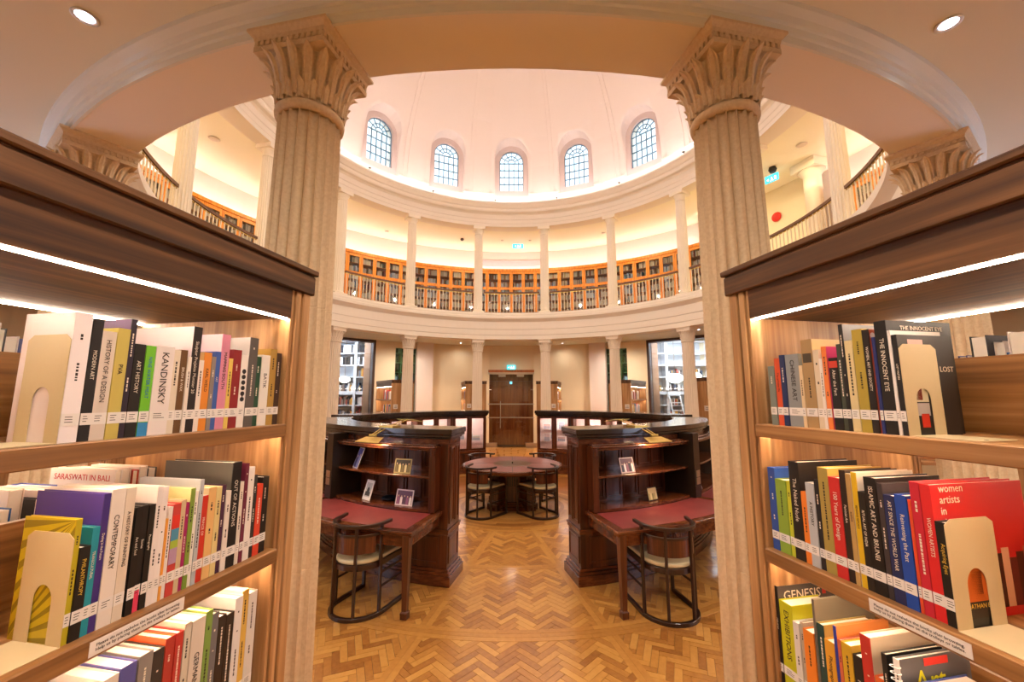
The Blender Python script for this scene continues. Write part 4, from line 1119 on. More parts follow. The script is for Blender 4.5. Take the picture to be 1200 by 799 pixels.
ORD = ['first', 'second', 'third', 'fourth', 'fifth', 'sixth', 'seventh', 'eighth', 'ninth', 'tenth', 'eleventh', 'twelfth', 'thirteenth', 'fourteenth', 'fifteenth', 'sixteenth', 'seventeenth', 'eighteenth', 'nineteenth', 'twentieth',
       'twenty-first', 'twenty-second', 'twenty-third', 'twenty-fourth', 'twenty-fifth', 'twenty-sixth', 'twenty-seventh', 'twenty-eighth', 'twenty-ninth', 'thirtieth', 'thirty-first', 'thirty-second', 'thirty-third', 'thirty-fourth', 'thirty-fifth', 'thirty-sixth']
def frame_of(side):
    th = 168.75*side; e = radians(th); er = Vector((sin(e), cos(e), 0)); et = Vector((-er.y, er.x, 0)) if side > 0 else Vector((er.y, -er.x, 0))
    # aisle direction points to the room axis
    if et.x*side > 0: et = -et
    return er, et
DEPTHS = {'LU': {13: .26, 20: .24, 24: .145, 8: .23, 4: .22}, 'LL': {6: .26, 27: .205, 30: .15}, 'RU': {5: .2, 16: .225, 18: .18}, 'RL': {19: .30, 18: .27, 20: .13, 3: .24}, 'LT': {}, 'RT': {0: .24}}
SHN = {'U': 'upper shelf', 'L': 'middle shelf', 'T': 'lowest visible shelf'}
ZS = {'U': 1.85, 'L': 1.425, 'T': .995}
for key, rows in ROWS.items():
    side = -1 if key[0] == 'L' else 1
    er, et = frame_of(side); rz = atan2(et.y, et.x); rng = random.Random(hash(key[0])*0+ord(key[0])*31+ord(key[1]))
    sn = '%s of %s unit' % (SHN[key[1]], 'left' if side < 0 else 'right')
    sn2 = '%s %s shelf' % ('left' if side < 0 else 'right', {'U': 'upper', 'L': 'middle', 'T': 'lowest'}[key[1]])
    for i, (r0, r1, H, sc, cc, title, sp) in enumerate(rows):
        D = DEPTHS[key].get(i, rng.uniform(.16, .20)+(.03 if H > .28 else 0))
        T = r1-r0-.0006
        p = er*((r0+r1)/2)+et*(.335-rng.uniform(0, .004))
        nm = cname(sc)
        tt = (' lettered '+title) if title and not any(q in title for q in ('KANDINSKY', 'KARL', 'GERMAN')) else ''
        lab = '%s%s book%s, %s from the column, %s' % ('thick ' if T > .03 else ('thin ' if T < .014 else ''), nm, tt if len(tt.split()) < 5 else ' lettered '+' '.join(title.split()[:3]), ORD[i], sn2)
        t, h2, cv = book((p.x, p.y, ZS[key[1]]), rz, T, H, D, sc, cc, title, lab, 'books on the '+sn, sp, True, rng)
        cover_prints(t, h2, H, D, sp)
# low shelf, nearest the camera: lying fronts, spiral notebook and further books
er, et = frame_of(1); rz = atan2(et.y, et.x)
def extra(side, r, tpos, z0, T, H, D, sc, cc, title, label, group, flip=False, lab=False):
    er, et = frame_of(side); n = -et if flip else et; p = er*r+et*tpos
    return book((p.x, p.y, z0), atan2(n.y, n.x), T, H, D, sc, cc, title, label, group, 0, lab)
z3 = .995
t, h2, cv = extra(1, 6.545, .33, z3, .014, .285, .235, 'e6e4e0', '58585c', '', 'spiral bound grey notebook lettered Art, lowest visible shelf of right unit', 'books on the lowest visible shelf of right unit')
text('Art', .075, frameM((-1, 0, 0), (0, 0, 1), (-.095, h2+.0008, .225)), mat('ink_d8d820', 'd8d820', .5), t, 'cover_title')
b = MB(); b.box(-.16, -.08, h2, h2+.0006, .262, .28); b.build('cover_band', mat('print_d8342c', 'd8342c', .5), t)
for i in range(18):
    b = MB(); z = .012+i*.015; pts = [(.004+.008*cos(a), .012*sin(a), z+.002*sin(a)) for a in [2*pi*k/8 for k in range(8)]]
    for k in range(8): b.cyl(pts[k], pts[(k+1) % 8], .0013, n=4, caps=False)
    b.build('binding_ring', M_WHITE, t)
extra(1, 6.582, .33, z3, .04, .235, .20, '2a3c80', '3c50a0', '', 'blue hardback beside the spiral notebook, lowest visible shelf of right unit', 'books on the lowest visible shelf of right unit')
extra(1, 6.625, .325, z3, .032, .222, .20, 'e8e2d8', None, '', 'white paperback right of the blue hardback, lowest visible shelf of right unit', 'books on the lowest visible shelf of right unit')
extra(1, 6.66, .32, z3, .028, .20, .20, 'ece6dc', None, '', 'second white paperback right of the blue hardback, lowest visible shelf of right unit', 'books on the lowest visible shelf of right unit')
for i, (hx, w_) in enumerate((('9aa0c8', .03), ('e0dcd4', .03), ('5a5a8c', .035), ('c84030', .02), ('d8c8b0', .03))):
    extra(-1, 6.675+i*.038, .33, z3, w_, .29-.01*i, .2, hx, None, '', '%s book %s past the white stack, lowest visible shelf of left unit' % (cname(hx), ORD[i]), 'books on the lowest visible shelf of left unit')
# back rows (facing the other aisle; fore-edges towards us)
for side, z0, key, r_a, r_b, seed in ((-1, 1.85, 'upper', 6.60, 7.3, 3), (1, 1.85, 'upper', 6.48, 7.3, 4), (-1, 1.425, 'middle', 6.47, 7.4, 5), (1, 1.425, 'middle', 6.70, 7.3, 6)):
    rng = random.Random(seed); r = r_a; i = 0
    pal = ['4a5aa8', 'e8e0e0', '2a2a30', 'e8dcd0', '2060a8', 'efe6e0', '8a90d0', 'd0c8c0', 'c84a3a', 'e0d8d0']
    while r < r_b and i < 22:
        T = rng.uniform(.018, .042); H = rng.uniform(.22, .30) if key == 'upper' else rng.uniform(.2, .27)
        hx = pal[i % len(pal)]
        extra(side, r+T/2, -.335, z0, T-.001, H, rng.uniform(.17, .22), hx, None, '', '%s book turned away in the back row, %s along, %s shelf of %s unit' % (cname(hx), ORD[i], key, 'left' if side < 0 else 'right'),
              'back row books, %s shelf of %s unit' % (key, 'left' if side < 0 else 'right'), True)
        r += T; i += 1
t, h2, cv = extra(-1, 6.40, -.325, 1.425, .02, .288, .27, 'e8e2dc', 'efeae6', '', 'white book fronted SARASWATI IN BALI in the back row, middle shelf of left unit', 'back row books, middle shelf of left unit', True)
text('SARASWATI IN BALI', .026, frameM((-1, 0, 0), (0, 0, 1), (-.135, h2+.0006, .262)), mat('ink_c83848', 'c83848', .6), t, 'cover_title')
for i, (hx, r, T) in enumerate((('2c2c30', 6.368, .03), ('d8d0c8', 6.335, .03), ('c8402c', 6.305, .02), ('e6e0d8', 6.28, .025), ('4a4844', 6.25, .03))):
    extra(-1, r, -.335, 1.425, T, .27+.01*(i % 2), .22, hx, None, '', '%s book beside the SARASWATI cover, %s towards the column, left unit' % (cname(hx), ORD[i]), 'back row books, middle shelf of left unit', True)

# bookends: L-shaped enamel plates with an arched cut-out
def bookend(side, r, z0, label, H=.235, t0=.212, t1=.335):
    er, et = frame_of(side); p = er*r+et*((t0+t1)/2)
    # local: x towards the aisle, y towards the camera (outward)
    t = thing('bookend', label, 'bookend', (p.x, p.y, z0), 0, 'beige metal bookends')
    X, Y = et, er; t.matrix_world = Matrix(((X.x, Y.x, 0, p.x), (X.y, Y.y, 0, p.y), (0, 0, 1, z0), (0, 0, 0, 1))) if side > 0 else Matrix(((-X.x, Y.x, 0, p.x), (-X.y, Y.y, 0, p.y), (0, 0, 1, z0), (0, 0, 0, 1)))
    w2 = (t1-t0)/2; aw = w2*.40; ah = H*.38
    # plate with arch hole as quad strips
    outer = []; n = 16
    inn = [(-aw, 0.0)]+[(-aw*cos(pi*i/n), ah+aw*1.25*sin(pi*i/n)) for i in range(n+1)]+[(aw, 0.0)]
    rad = .012
    out = [(-w2, 0.0)]
    for i in range(n+1):
        u = i/n
        if u < .25: out.append((-w2, ah+(H-rad-ah)*u/.25))
        elif u > .75: out.append((w2, ah+(H-rad-ah)*(1-u)/.25))
        else:
            v = (u-.25)/.5; x = -w2+2*w2*v; dx = max(0, rad-(w2-abs(x))); out.append((x, H-rad+sqrt(max(0, rad*rad-dx*dx))))
    out.append((w2, 0.0))
    b = MB(); K = len(out); vs = []
    for y in (0.0, .0014):
        vs += [(x, y, z) for x, z in out]+[(x, y, z) for x, z in inn]
    fs = []
    for i in range(K-1):
        fs += [(i, i+1, K+i+1, K+i), (2*K+i, 3*K+i, 3*K+i+1, 2*K+i+1), (i, 2*K+i, 2*K+i+1, i+1), (K+i, K+i+1, 3*K+i+1, 3*K+i)]
    b.add(vs, fs); b.build('upright_plate', M_BEND, t)
    b = MB(); d = .135; r_ = .015
    poly = [(-w2, 0), (w2, 0), (w2, d-r_)]+[(w2-r_+r_*cos(a), d-r_+r_*sin(a)) for a in (pi/8, pi/4, 3*pi/8)]+[(w2-r_, d), (-w2+r_, d)]+[(-w2+r_-r_*sin(a), d-r_+r_*cos(a)) for a in (pi/8, pi/4, 3*pi/8)]+[(-w2, d-r_)]
    b.prism(poly, .0003, .0016); b.build('base_plate', M_BEND, t)
    b = MB(); b.cyl((w2*.3*(1 if side > 0 else -1), d-.014, .0016), (w2*.3*(1 if side > 0 else -1), d-.014, .002), .004, n=10); b.build('rubber_dot', M_INK, t)
bookend(-1, 6.8068, 1.85, 'beige bookend against the tall white book, upper shelf of left unit')
bookend(-1, 6.7520, 1.425, 'beige bookend showing yellow stripes through its arch, middle shelf of left unit', .228, .205, .337)
bookend(1, 6.6455, 1.85, 'beige bookend against black books, upper shelf of right unit')
bookend(1, 6.6980, 1.425, 'beige bookend showing an orange picture through its arch, middle shelf of right unit', .24, .195, .345)
# notices on the shelf edges
for side, ra, rb_ in ((-1, 6.505, 6.715), (1, 6.52, 6.73)):
    er, et = frame_of(side); rm = (ra+rb_)/2; p = er*rm+et*.3632; X = (-er if side < 0 else er)
    t = tag(bpy.data.objects.new('shelf_notice', None), 'printed shelf notice on the edge of the middle shelf, %s unit' % ('left' if side < 0 else 'right'), 'notice'); C.objects.link(t)
    t.matrix_world = Matrix(((X.x, 0, et.x, p.x), (X.y, 0, et.y, p.y), (0, 1, 0, 1.402), (0, 0, 0, 1)))
    b = MB(); b.box(-.105, .105, -.0155, .0155, -.0012, 0); b.build('paper', M_LABEL, t)
    text('Please do not reshelve the books after browsing.\nHelp us by placing them on the trolleys or tables.', .0094, Matrix.Translation((0, 0, .0004)), M_INK, t, 'notice_text')

# ================================================================== FRONT DESK BOOKCASES (curved, mirrored left/right)
def RM(s, th, r=0.0, z=0.0):
    """local x radial outward, y along increasing |th|, z up"""
    a = radians(th*s); er = (sin(a), cos(a)); et = (cos(a)*s, -sin(a)*s)
    return Matrix(((er[0], et[0], 0, er[0]*r), (er[1], et[1], 0, er[1]*r), (0, 0, 1, z), (0, 0, 0, 1)))
M_MAHO, M_MAHX = M_DARK, M_DARKX
def A(s, a, c): return (a, c) if s > 0 else (-c, -a)
def panel_end(s, th, r0, r1, z0, z1, parent, m=M_MAHO, d=.012):
    b = MB(); M = RM(s, th)
    f = .022
    b.box(r0, r1, -.004, d, z0, z0+f, M=M); b.box(r0, r1, -.004, d, z1-f, z1, M=M); b.box(r0, r0+f, -.004, d, z0, z1, M=M); b.box(r1-f, r1, -.004, d, z0, z1, M=M)
    b.box(r0+f+.015, r1-f-.015, -.004, d*.5, z0+f+.015, z1-f-.015, M=M)
    b.build('raised_panel', m, parent, .003)
def panel_arc(s, a0, a1, r, z0, z1, parent, out=1, m=M_MAHO, d=.012):
    b = MB(); f = .022; fa = math.degrees(f/r); ra, rb2 = sorted((r-.002*out, r+d*out)); n = max(1, int((a1-a0)/4))
    b.arc(ra, rb2, *A(s, a0, a1), z0, z0+f, n); b.arc(ra, rb2, *A(s, a0, a1), z1-f, z1, n); b.arc(ra, rb2, *A(s, a0, a0+fa), z0+f, z1-f, 1); b.arc(ra, rb2, *A(s, a1-fa, a1), z0+f, z1-f, 1)
    b.build('raised_panel', m, parent)
for s, side in ((-1, 'left'), (1, 'right')):
    t = thing('curved_bookcase', 'curved dark mahogany bookcase with open shelves and brass lamp, %s of the aisle' % side, 'bookcase')
    mb = MB(); mb.arc(2.80, 3.25, *A(s, 101.6, 168.2), 0, .10); mb.arc(2.815, 3.235, *A(s, 101.9, 167.95), .10, .13); mb.arc(2.83, 3.22, *A(s, 102.1, 167.7), .13, .16); mb.build('plinth', M_MAHX, t, .004)
    mb = MB(); mb.arc(2.85, 3.20, *A(s, 102.5, 167.3), .16, .76); mb.build('lower_body', M_MAHO, t)
    mb = MB(); mb.arc(2.85, 3.02, *A(s, 102.5, 167.3), .76, 1.43); mb.arc(3.02, 3.20, *A(s, 165.4, 167.3), .76, 1.43, 1); mb.build('upper_body', M_MAHO, t)
    mb = MB(); mb.arc(2.84, 3.21, *A(s, 102.3, 167.5), .50, .53); mb.arc(2.83, 3.22, *A(s, 102.2, 167.65), .53, .55); mb.build('waist_rail', M_MAHX, t)
    mb = MB(); mb.arc(2.85, 3.22, *A(s, 102.5, 167.35), 1.43, 1.49); mb.build('frieze', M_MAHX, t)
    mb = MB(); mb.arc(2.83, 3.24, *A(s, 102.2, 167.7), 1.485, 1.505); mb.arc(2.80, 3.27, *A(s, 101.7, 168.1), 1.505, 1.535); mb.arc(2.785, 3.285, *A(s, 101.5, 168.3), 1.535, 1.595); mb.build('cornice', mat('black_brown_cornice', '261812', .25, coat=.5), t, .005)
    panel_end(s, 167.3, 2.88, 3.0, .60, 1.40, t); panel_end(s, 167.3, 3.03, 3.17, .60, 1.40, t); panel_end(s, 167.3, 2.88, 3.17, .20, .47, t)
    # two niche modules separated by posts
    for mi, (a0, a1) in enumerate(((140.6, 165.4), (112.4, 137.8))):
        mb = MB(); mb.arc(3.02, 3.34, *A(s, a0, a1), .748, .775); mb.build('niche_base', M_MAHX, t)
        mb = MB(); mb.arc(3.02, 3.33, *A(s, a0, a1), 1.085, 1.108); mb.build('shelf', M_MAHX, t, .003)
        mb = MB(); mb.arc(3.02, 3.345, *A(s, a0, a1), 1.372, 1.40); mb.arc(3.20, 3.365, *A(s, a0, a1+.3), 1.398, 1.418); mb.arc(3.02, 3.30, *A(s, a0, a1), 1.418, 1.43); mb.build('top_rail', M_MAHX, t, .006)
        mb = MB(); mb.arc(3.02, 3.335, *A(s, a1-.9, a1+.2), .75, 1.40, 1); mb.build('side_panel', M_MAHO, t, .003)
        mb = MB(); mb.arc(3.335, 3.345, *A(s, a1-.95, a1+.25), .75, 1.40, 1); mb.cyl(*[RM(s, a1-.3, 3.345, z).to_translation() for z in (1.32, 1.40)], .022, n=12); mb.build('pilaster', M_MAHO, t, .002)
        for q in range(5):
            aa = a0+1+(a1-a0-2)*q/5; panel_arc(s, aa+.2, aa+(a1-a0-2)/5-.2, 3.02, .80, 1.07, t); panel_arc(s, aa+.2, aa+(a1-a0-2)/5-.2, 3.02, 1.13, 1.36, t)
        ap = a0-1.4
        mb = MB(); mb.box(2.95, 3.41, -.075, .075, .748, 1.50, M=RM(s, ap)); pst = mb.build('post', M_BLACKW, t, .003)
        if mi == 0:
            for z in (.90, .985): mb = MB(); mb.box(3.41, 3.418, -.045, .045, z, z+.078, M=RM(s, ap)); pl = mb.build('socket_plate', M_STEEL, pst, .002)
    for q in range(6): panel_arc(s, 104+q*10.4, 104+q*10.4+9.6, 3.20, .20, .47, t); panel_arc(s, 104+q*10.4, 104+q*10.4+9.6, 3.20, .58, .72, t)
    # desks
    for mi, (a0, a1, nm) in enumerate(((139.3, 166.4, 'first'), (112.0, 139.1, 'second'))):
        t = thing('reading_desk', 'curved reading desk with red leather top, %s from the aisle on the %s' % (nm, side), 'desk', P(3.6, s*(a0+a1)/2))
        inv = t.location.copy()
        def put(mb, name, m, par=t, bev=0.0): 
            mb.v = [(x-inv.x, y-inv.y, z) for x, y, z in mb.v]; return mb.build(name, m, par, bev)
        mb = MB(); mb.arc(3.205, 3.925, *A(s, a0, a1), .715, .742); put(mb, 'top_board', M_MAHX, t, .006)
        mb = MB(); mb.arc(3.345, 3.85, *A(s, a0+.3, a1-1.35), .7415, .7435); put(mb, 'leather_top', M_LEATH)
        mb = MB(); mb.arc(3.22, 3.905, *A(s, a0, a1-.2), .69, .715); put(mb, 'under_moulding', M_MAHX, t, .004)
        mb = MB(); mb.arc(3.86, 3.885, *A(s, a0, a1-.6), .60, .69); mb.arc(3.25, 3.885, *A(s, a1-1.0, a1-.6), .60, .69, 1)
        M = RM(s, a1-.6)
        for i in range(30): x = 3.26+i*.0205; mb.box(x, x+.011, 0, .004, .61, .685, M=M)
        na = int((a1-a0)/.32)
        for i in range(na): aa = a0+.2+i*(a1-a0-1)/na; mb.arc(3.885, 3.889, *A(s, aa, aa+.17), .61, .685, 1)
        put(mb, 'apron', M_MAHX)
        for (r, a) in ((3.872, a1-.95), (3.872, a0+.8)):
            M = RM(s, a, r); mb = MB()
            mb.frust(0, 0, .55, .70, .032, .032, .033, .033); mb.frust(0, 0, .065, .55, .022, .022, .032, .032); mb.frust(0, 0, .0, .055, .030, .030, .032, .032); mb.frust(0, 0, .055, .065, .032, .032, .022, .022)
            mb.v = [tuple(M @ Vector(v)) for v in mb.v]; put(mb, 'leg', M_MAHO)
    # brass picture lamp over the niche
    tl = thing('picture_lamp', 'brass picture lamp clipped over the %s curved bookcase' % side, 'lamp', P(3.2, s*152.6, 0), 0)
    inv2 = tl.location.copy(); M = RM(s, 153.0)
    def put2(mb, name, m): mb.v = [(x-inv2.x, y-inv2.y, z) for x, y, z in mb.v]; return mb.build(name, m, tl)
    mb = MB()
    vs = [(3.40, -.13), (3.40, .13), (3.52, .17), (3.52, -.17)]
    top = [tuple(M @ Vector((x, y, 1.50 if x < 3.45 else 1.46))) for x, y in vs]; bot = [tuple(M @ Vector((x, y, 1.496 if x < 3.45 else 1.452))) for x, y in vs]
    mb.add(top+bot, [(0,1,2,3), (7,6,5,4), (0,4,5,1), (1,5,6,2), (2,6,7,3), (3,7,4,0)]); put2(mb, 'shade', M_BRASS)
    mb = MB()
    for y in (-.035, .035): mb.cyl(M @ Vector((3.22, y, 1.60)), M @ Vector((3.43, y*.6, 1.525)), .007, n=8)
    mb.cyl(M @ Vector((3.43, -.05, 1.52)), M @ Vector((3.43, .05, 1.52)), .012, n=10); put2(mb, 'arm', M_BRASS)
    mb = MB(); mb.box(3.10, 3.24, -.10, .10, 1.595, 1.61, M=M); put2(mb, 'clamp_plate', M_BRASS)
    mb = MB()
    vs = [(2.92, -.13), (2.92, .13), (2.80, .17), (2.80, -.17)]
    top = [tuple(M @ Vector((x, y, 1.672 if x > 2.9 else 1.645))) for x, y in vs]; bot = [tuple(M @ Vector((x, y, 1.667 if x > 2.9 else 1.638))) for x, y in vs]
    mb.add(top+bot, [(0,1,2,3), (7,6,5,4), (0,4,5,1), (1,5,6,2), (2,6,7,3), (3,7,4,0)]); put2(mb, 'shade', M_BRASS)
    mb = MB()
    for y in (-.03, .03): mb.cyl(M @ Vector((3.14, y, 1.60)), M @ Vector((2.90, y, 1.668)), .007, n=8)
    put2(mb, 'arm', M_BRASS)
    x, y, z = P(3.3, s*152, 1.36)
    lamp('niche_light', 'AREA', P(3.42, s*153, 1.44), 2.2, lin('ffd8a0'), (0, 0, 0), .3, .05)
# framed pictures / cards in the niches
def card(name, s, th, r, z, w_, h_, tilt, hexes, label, turn=0):
    t = tag(bpy.data.objects.new(name, None), label, 'photograph'); C.objects.link(t)
    a = radians(th*s); n = Vector((sin(a), cos(a), 0)); n = Matrix.Rotation(radians(turn), 3, 'Z') @ n
    X = Vector((-n.y, n.x, 0)); 
    up = (Vector((0, 0, 1))*cos(tilt)-n*sin(tilt)); Z = X.cross(up)
    t.matrix_world = Matrix(((X.x, up.x, Z.x, sin(a)*r), (X.y, up.y, Z.y, cos(a)*r), (X.z, up.z, Z.z, z), (0, 0, 0, 1)))
    b = MB(); b.box(-w_/2, w_/2, 0, h_, -.006, 0); b.build('card', mat('card_'+hexes[0], hexes[0], .4), t)
    rng = random.Random(int(th*10)); k = len(hexes)-1
    if hexes[0] == 'e8e8ea':     # domed building picture on white mount
        b = MB(); b.box(-w_*.36, w_*.36, h_*.16, h_*.86, 0, .0006); b.build('picture', mat('print_b8bcc0', 'b8bcc0', .4), t)
        b = MB(); b.box(-w_*.30, w_*.30, h_*.22, h_*.42, .0006, .0012); b.box(-w_*.16, w_*.16, h_*.42, h_*.54, .0006, .0012)
        vs = [(w_*.15*cos(pi*i/8), h_*.54+w_*.15*sin(pi*i/8), .0012) for i in range(9)]; b.add(vs, [tuple(range(9))]); b.box(-w_*.012, w_*.012, h_*.6, h_*.78, .0006, .0012)
        b.build('domed_building_print', mat('print_30343a', '30343a', .4), t); return
    m_ = .06*w_
    b = MB(); b.box(-w_/2+m_, w_/2-m_, m_, h_-m_, 0, .0004); b.build('picture_ground', mat('print_'+hexes[1], hexes[1], .4), t)
    nf = 2 if w_ < .15 else 5; cols = hexes[2:] or hexes[1:]
    for q in range(nf):
        x = -w_/2+m_+(w_-2*m_)*(q+.5)/nf; hw_ = (w_-2*m_)/nf*.38; top = h_*(.5+.12*rng.random())
        b = MB(); b.box(x-hw_, x+hw_, m_, top, .0004, .0008); b.build('figure_print', mat('print_'+cols[q % len(cols)], cols[q % len(cols)], .4), t)
        b = MB(); vs = [(x+hw_*.5*cos(pi*i/4), top+hw_*.55+hw_*.6*sin(pi*i/4), .0008) for i in range(8)]; b.add(vs, [tuple(range(8))]); b.build('face_print', mat('print_d8b090', 'd8b090', .4), t)
card('photo_card', -1, 144.9, 3.27, 1.110, .14, .24, .35, ['d8d8e8', '4a4a9a', '3a3a6a', '8088c0'], 'tilted blue and white photo card, upper shelf of left curved bookcase', -14)
card('photo_card', -1, 157.9, 3.27, 1.110, .21, .155, .22, ['b8a468', '3a3018', '7a6a3c', 'e0d09a'], 'sepia group photograph, upper shelf of left curved bookcase', 4)
card('photo_card', -1, 149.0, 3.28, .777, .15, .22, .3, ['e8e8ea', '8a8a90'], 'white mounted picture of a domed building, lower shelf of left curved bookcase', -8)
card('photo_card', -1, 158.6, 3.28, .777, .22, .165, .25, ['d8c4c8', '5a2a44', '8a4a6a', 'e8dcdc', '4a2438'], 'pinkish photograph of people, lower shelf of left curved bookcase', 0)
card('photo_card', 1, 157.0, 3.26, 1.110, .19, .165, .3, ['d0b4b8', '5a2a3c', '2a2430', 'e8dce0', '8a5060'], 'pinkish photograph of people, upper shelf of right curved bookcase', 0)
card('photo_card', 1, 150.8, 3.26, .777, .17, .145, .2, ['2a2018', 'd8c48a', 'b8a468', 'e0d09a', '8a7a4a'], 'dark edged sepia group photograph, lower shelf of right curved bookcase', 5)
card('photo_card', 1, 131.5, 3.28, .777, .2, .2, .3, ['d8d4d8', '8a8088', 'b0a8b0'], 'pale tilted card on the desk past the socket post, right side', 20)
def dark_dish(s, th, r, z, label):
    mb = MB(); x, y, _ = P(r, th*s); mb.lathe([(.001, z), (.07, z), (.09, z+.03), (.085, z+.034), (.06, z+.012), (.001, z+.01)], 24, center=(x, y)); tag(mb.build('dark_bowl', mat('blue_black_glaze', '16202c', .2)), label, 'bowl')
dark_dish(-1, 153.0, 3.14, .776, 'dark shallow bowl between the two cards, left curved bookcase')
dark_dish(-1, 156.3, 3.12, .776, 'dark shallow bowl close behind the pinkish photograph, left bookcase')

# ================================================================== BACK DISPLAY CASES
M_LINING = mat('case_lining', 'f4d8d0', .8)
E_CASE = emit_mat('case_light', 'ffe8e0', K_CASE)
rngc = random.Random(9)
for s, side in ((-1, 'left'), (1, 'right')):
    mb = MB(); mb.arc(3.17, 3.70, *A(s, 11.7, 78.2), 1.44, 1.465); mb.arc(3.14, 3.73, *A(s, 11.3, 78.6), 1.465, 1.50); mb.arc(3.12, 3.75, *A(s, 11.0, 78.9), 1.50, 1.575)
    tag(mb.build('cabinet_top', mat('black_brown_cornice', '261812', .25), None, .005), 'dark curved cornice top running over the %s display cabinets' % side, 'cabinet top')
    for k in range(4):
        a0 = 12+k*16.4 if False else 12+k*15.75; a1 = a0+15.7
        t = thing('display_cabinet', 'dark wood display cabinet with lit glass doors, %s from the entrance gap on the %s' % (ORD[k], side), 'cabinet', (0, 0, 0), 0, 'curved display cabinets')
        mb = MB(); mb.arc(3.19, 3.68, *A(s, a0-.3*(k == 0), a1), 0, .12); mb.arc(3.21, 3.66, *A(s, a0, a1), .12, .16); mb.build('plinth', M_MAHX, t)
        mb = MB(); mb.arc(3.24, 3.64, *A(s, a0, a1), .16, .50); mb.build('base_cabinet', M_MAHO, t)
        mb = MB(); mb.arc(3.20, 3.66, *A(s, a0, a1), .50, .56); mb.build('counter_moulding', M_MAHX, t)
        mb = MB(); mb.arc(3.62, 3.64, *A(s, a0, a1), .56, 1.44); 
        for a in (a0, a1-.35): mb.arc(3.25, 3.62, *A(s, a, a+.35), .56, 1.44, 1)
        mb.arc(3.24, 3.64, *A(s, a0, a1), 1.40, 1.44); mb.build('carcass', M_MAHO, t)
        mb = MB(); mb.arc(3.61, 3.62, *A(s, a0+.35, a1-.35), .57, 1.40); mb.arc(3.26, 3.61, *A(s, a0+.35, a1-.35), .56, .568); mb.build('lining', M_LINING, t)
        mb = MB(); mb.arc(3.30, 3.33, *A(s, a0+.6, a1-.6), 1.385, 1.395); mb.build('light_strip', E_CASE, t)
        for d0, d1 in ((a0+.15, a0+7.85), (a0+7.9, a0+15.6)):
            mb = MB(); mb.arc(3.22, 3.25, *A(s, d0, d0+1.15), .57, 1.43, 1); mb.arc(3.22, 3.25, *A(s, d1-1.15, d1), .57, 1.43, 1); mb.arc(3.22, 3.25, *A(s, d0+1.15, d1-1.15), .57, .61, 3); mb.arc(3.22, 3.25, *A(s, d0+1.15, d1-1.15), 1.375, 1.43, 3)
            dd = mb.build('door', M_MAHO, t)
            mb = MB(); mb.arc(3.235, 3.239, *A(s, d0+1.15, d1-1.15), .61, 1.375, 3); mb.build('pane', M_GLASS, dd)
        for d0 in (a0+.5, a0+8.2): panel_arc(s, d0, d0+7, 3.24, .19, .47, t, -1)
        if k == 0:
            b = MB(); M = RM(s, a0); b.box(3.28, 3.60, -.012, 0, .62, 1.38, M=M); b.build('end_panel', M_MAHO, t, .004)
        # exhibits
        for q, da in enumerate((3.6, 6.4, 10.0, 13.0)):
            for zz in (.86, 1.14):
                if rngc.random() < .25: continue
                w_, h_ = rngc.choice([(.16, .2), (.2, .15), (.22, .14), (.14, .18)])
                card('exhibit_card', s, a0+da, 3.50, zz-.07+rngc.uniform(-.03, .03), w_, h_, 0.08, [rngc.choice(['f4f0ee', 'f0ecea', 'e8e4e4']), rngc.choice(['b0b8c8', 'd0a8a0', 'c8c0b0']), '9a9aa4'],
                     '%s mounted print inside the %s display cabinet on the %s, %s' % ('upper' if zz > 1 else 'lower', ORD[k], side, ['first across', 'second across', 'third across', 'fourth across'][q]), 180)
    

# ================================================================== ROUND TABLE
t = thing('round_table', 'round reading table with leather rim and dark centre disc', 'table')
mb = MB(); mb.lathe([(.01, .655), (.86, .655), (.88, .665), (.90, .68), (.905, .71), (.90, .725), (.88, .73), (.01, .73)], 96, smooth=False); mb.build('tabletop', M_MAHX, t)
mb = MB(); mb.lathe([(.35, .730), (.35, .7325), (.86, .7325), (.86, .730)], 96, closed=True, smooth=False); mb.build('leather_ring', mat('table_leather', '8a504c', .35, noise=((4, 4, 4), '75403c', .3, .7)), t)
mb = MB(); mb.lathe([(.01, .734), (.345, .734), (.35, .730)], 64, smooth=False); mb.build('centre_disc', mat('olive_brown_disc', '5a3a1c', .3), t)
mb = MB()
for k in range(4): M = Matrix.Rotation(k*pi/2, 4, 'Z'); mb.box(.36, .86, -.006, .006, .7325, .7345, M=M)
mb.build('inlay_strips', M_BLACKW, t)
mb = MB(); mb.box(-.01, .01, -.03, .03, .734, .76); mb.build('power_point', M_BLACK, t)
mb = MB(); mb.box(-.26, .26, -.26, .26, .10, .655); mb.build('pedestal', M_MAHO, t, .01)
mb = MB(); mb.box(-.40, .40, -.40, .40, 0, .05); mb.box(-.36, .36, -.36, .36, .05, .09); mb.box(-.31, .31, -.31, .31, .09, .12); mb.build('pedestal_base', M_MAHX, t, .006)
for k in range(4):
    M = Matrix.Rotation(k*pi/2+pi/4, 4, 'Z')
    mb = MB(); mb.box(.28, .46, -.11, .11, .04, .62, M=M); mb.box(.26, .50, -.13, .13, .0, .10, M=M); mb.box(.26, .48, -.12, .12, .12, .15, M=M); mb.build('buttress', M_MAHO, t, .006)
    M = Matrix.Rotation(k*pi/2, 4, 'Z'); mb = MB()
    for i in range(5): mb.box(.258, .272, -.09+i*.04, -.07+i*.04, .38, .60, M=M)
    mb.build('vent_slats', M_BLACKW, t)

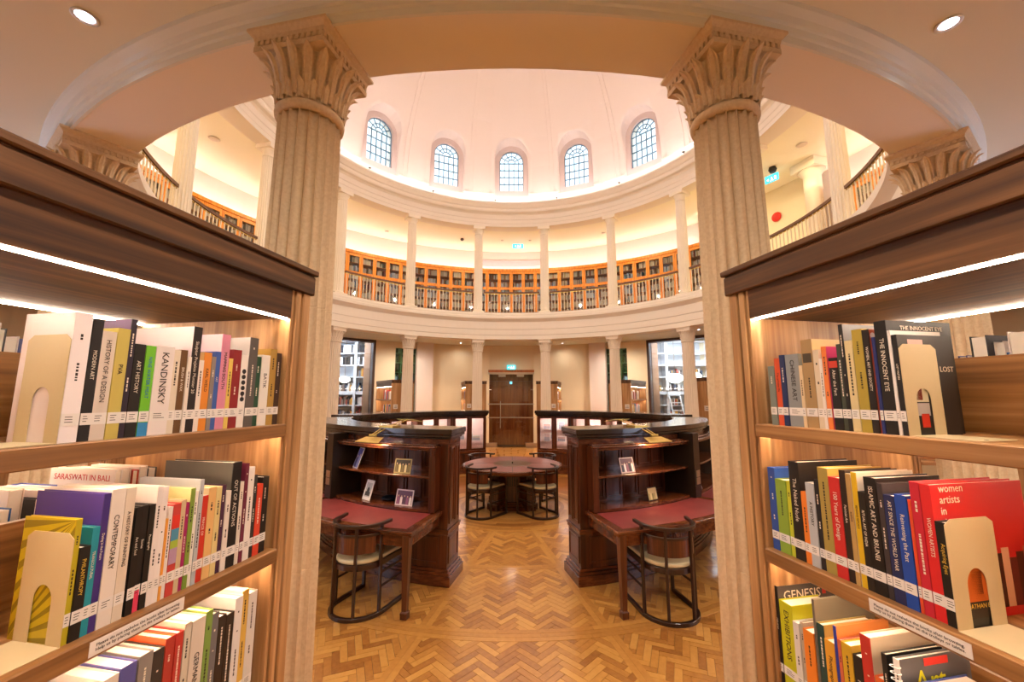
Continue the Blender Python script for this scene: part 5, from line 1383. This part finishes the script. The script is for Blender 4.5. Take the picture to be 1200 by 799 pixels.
# ================================================================== BARREL CHAIRS
def make_chair(label, loc, rotz):
    t = thing('barrel_chair', label, 'chair', loc, rotz, 'barrel chairs with cream seats')
    Rr = .255; n = 20
    # base: U-shaped floor rail; +y is where the sitter faces
    path = [(Rr, .36, .018)]+[(Rr*cos(-pi*i/n), Rr*sin(-pi*i/n), .018) for i in range(n+1)]+[(-Rr, .36, .018)]
    b = MB(); b.sweep(path, .017, .018); b.build('base_rail', M_CHAIR, t, .004)
    # rear posts
    for ang in (-10, -62, -118, -170):
        a = radians(ang); x, y = Rr*cos(a), Rr*sin(a)
        b = MB(); b.box(-.013, .013, -.013, .013, .03, .775, M=Matrix.Translation((x, y, 0)) @ Matrix.Rotation(a, 4, 'Z')); b.build('post', M_CHAIR, t, .003)
    for sx in (-1, 1):
        b = MB(); b.box(sx*Rr-.014, sx*Rr+.014, .335, .363, .03, .455); b.build('front_leg', M_CHAIR, t, .003)
        for z in (.24, .36):
            b = MB(); b.box(sx*(Rr-.004)-.006, sx*(Rr-.004)+.006, -.03, .345, z-.008, z+.008); b.build('side_stretcher', M_CHAIR, t)
    # seat frame and cushion, D-shaped
    def dpoly(r, f): return [(r, f)]+[(r*cos(-pi*i/n), r*sin(-pi*i/n)) for i in range(n+1)]+[(-r, f)]
    b = MB(); b.prism(list(reversed(dpoly(.238, .355))), .405, .455); b.build('seat_frame', M_CHAIR, t, .004)
    b = MB(); b.prism(list(reversed(dpoly(.225, .345))), .455, .492); b.build('seat_cushion', M_SEAT, t, .014, 3)
    # back: curved panel with lower rail, and top rail with projecting ends
    def arcpath(r, a0, a1, z, m=18): return [(r*cos(radians(a0+(a1-a0)*i/m)), r*sin(radians(a0+(a1-a0)*i/m)), z) for i in range(m+1)]
    b = MB(); b.sweep(arcpath(Rr-.018, -22, -158, .62), .008, .072); b.build('back_panel', M_MAHO, t)
    b = MB(); b.sweep(arcpath(Rr-.014, -8, -172, .70), .010, .010); b.build('lower_back_rail', M_CHAIR, t)
    tp = [(Rr+.012, .07, .79)]+arcpath(Rr, 0, -180, .785)+[(-Rr-.012, .07, .79)]
    b = MB(); b.sweep(tp, .018, .014); b.build('top_rail', M_CHAIR, t, .004)
    return t
ch = make_chair('dark barrel chair with cream seat pushed in at the left curved desk', (-1.44, -3.56, 0), radians(-21))
dup(ch, (1.405, -3.64, 0), radians(9), 'dark barrel chair with cream seat pushed in at the right curved desk')
dup(ch, (-.52, -.64, 0), radians(-38), 'barrel chair at the round table, front left seat')
dup(ch, (.50, -.64, 0), radians(38), 'barrel chair at the round table, front right seat')
dup(ch, (-.60, .66, 0), radians(-138), 'barrel chair half hidden behind the round table, back left seat')
dup(ch, (.60, .66, 0), radians(138), 'barrel chair half hidden behind the round table, back right seat')
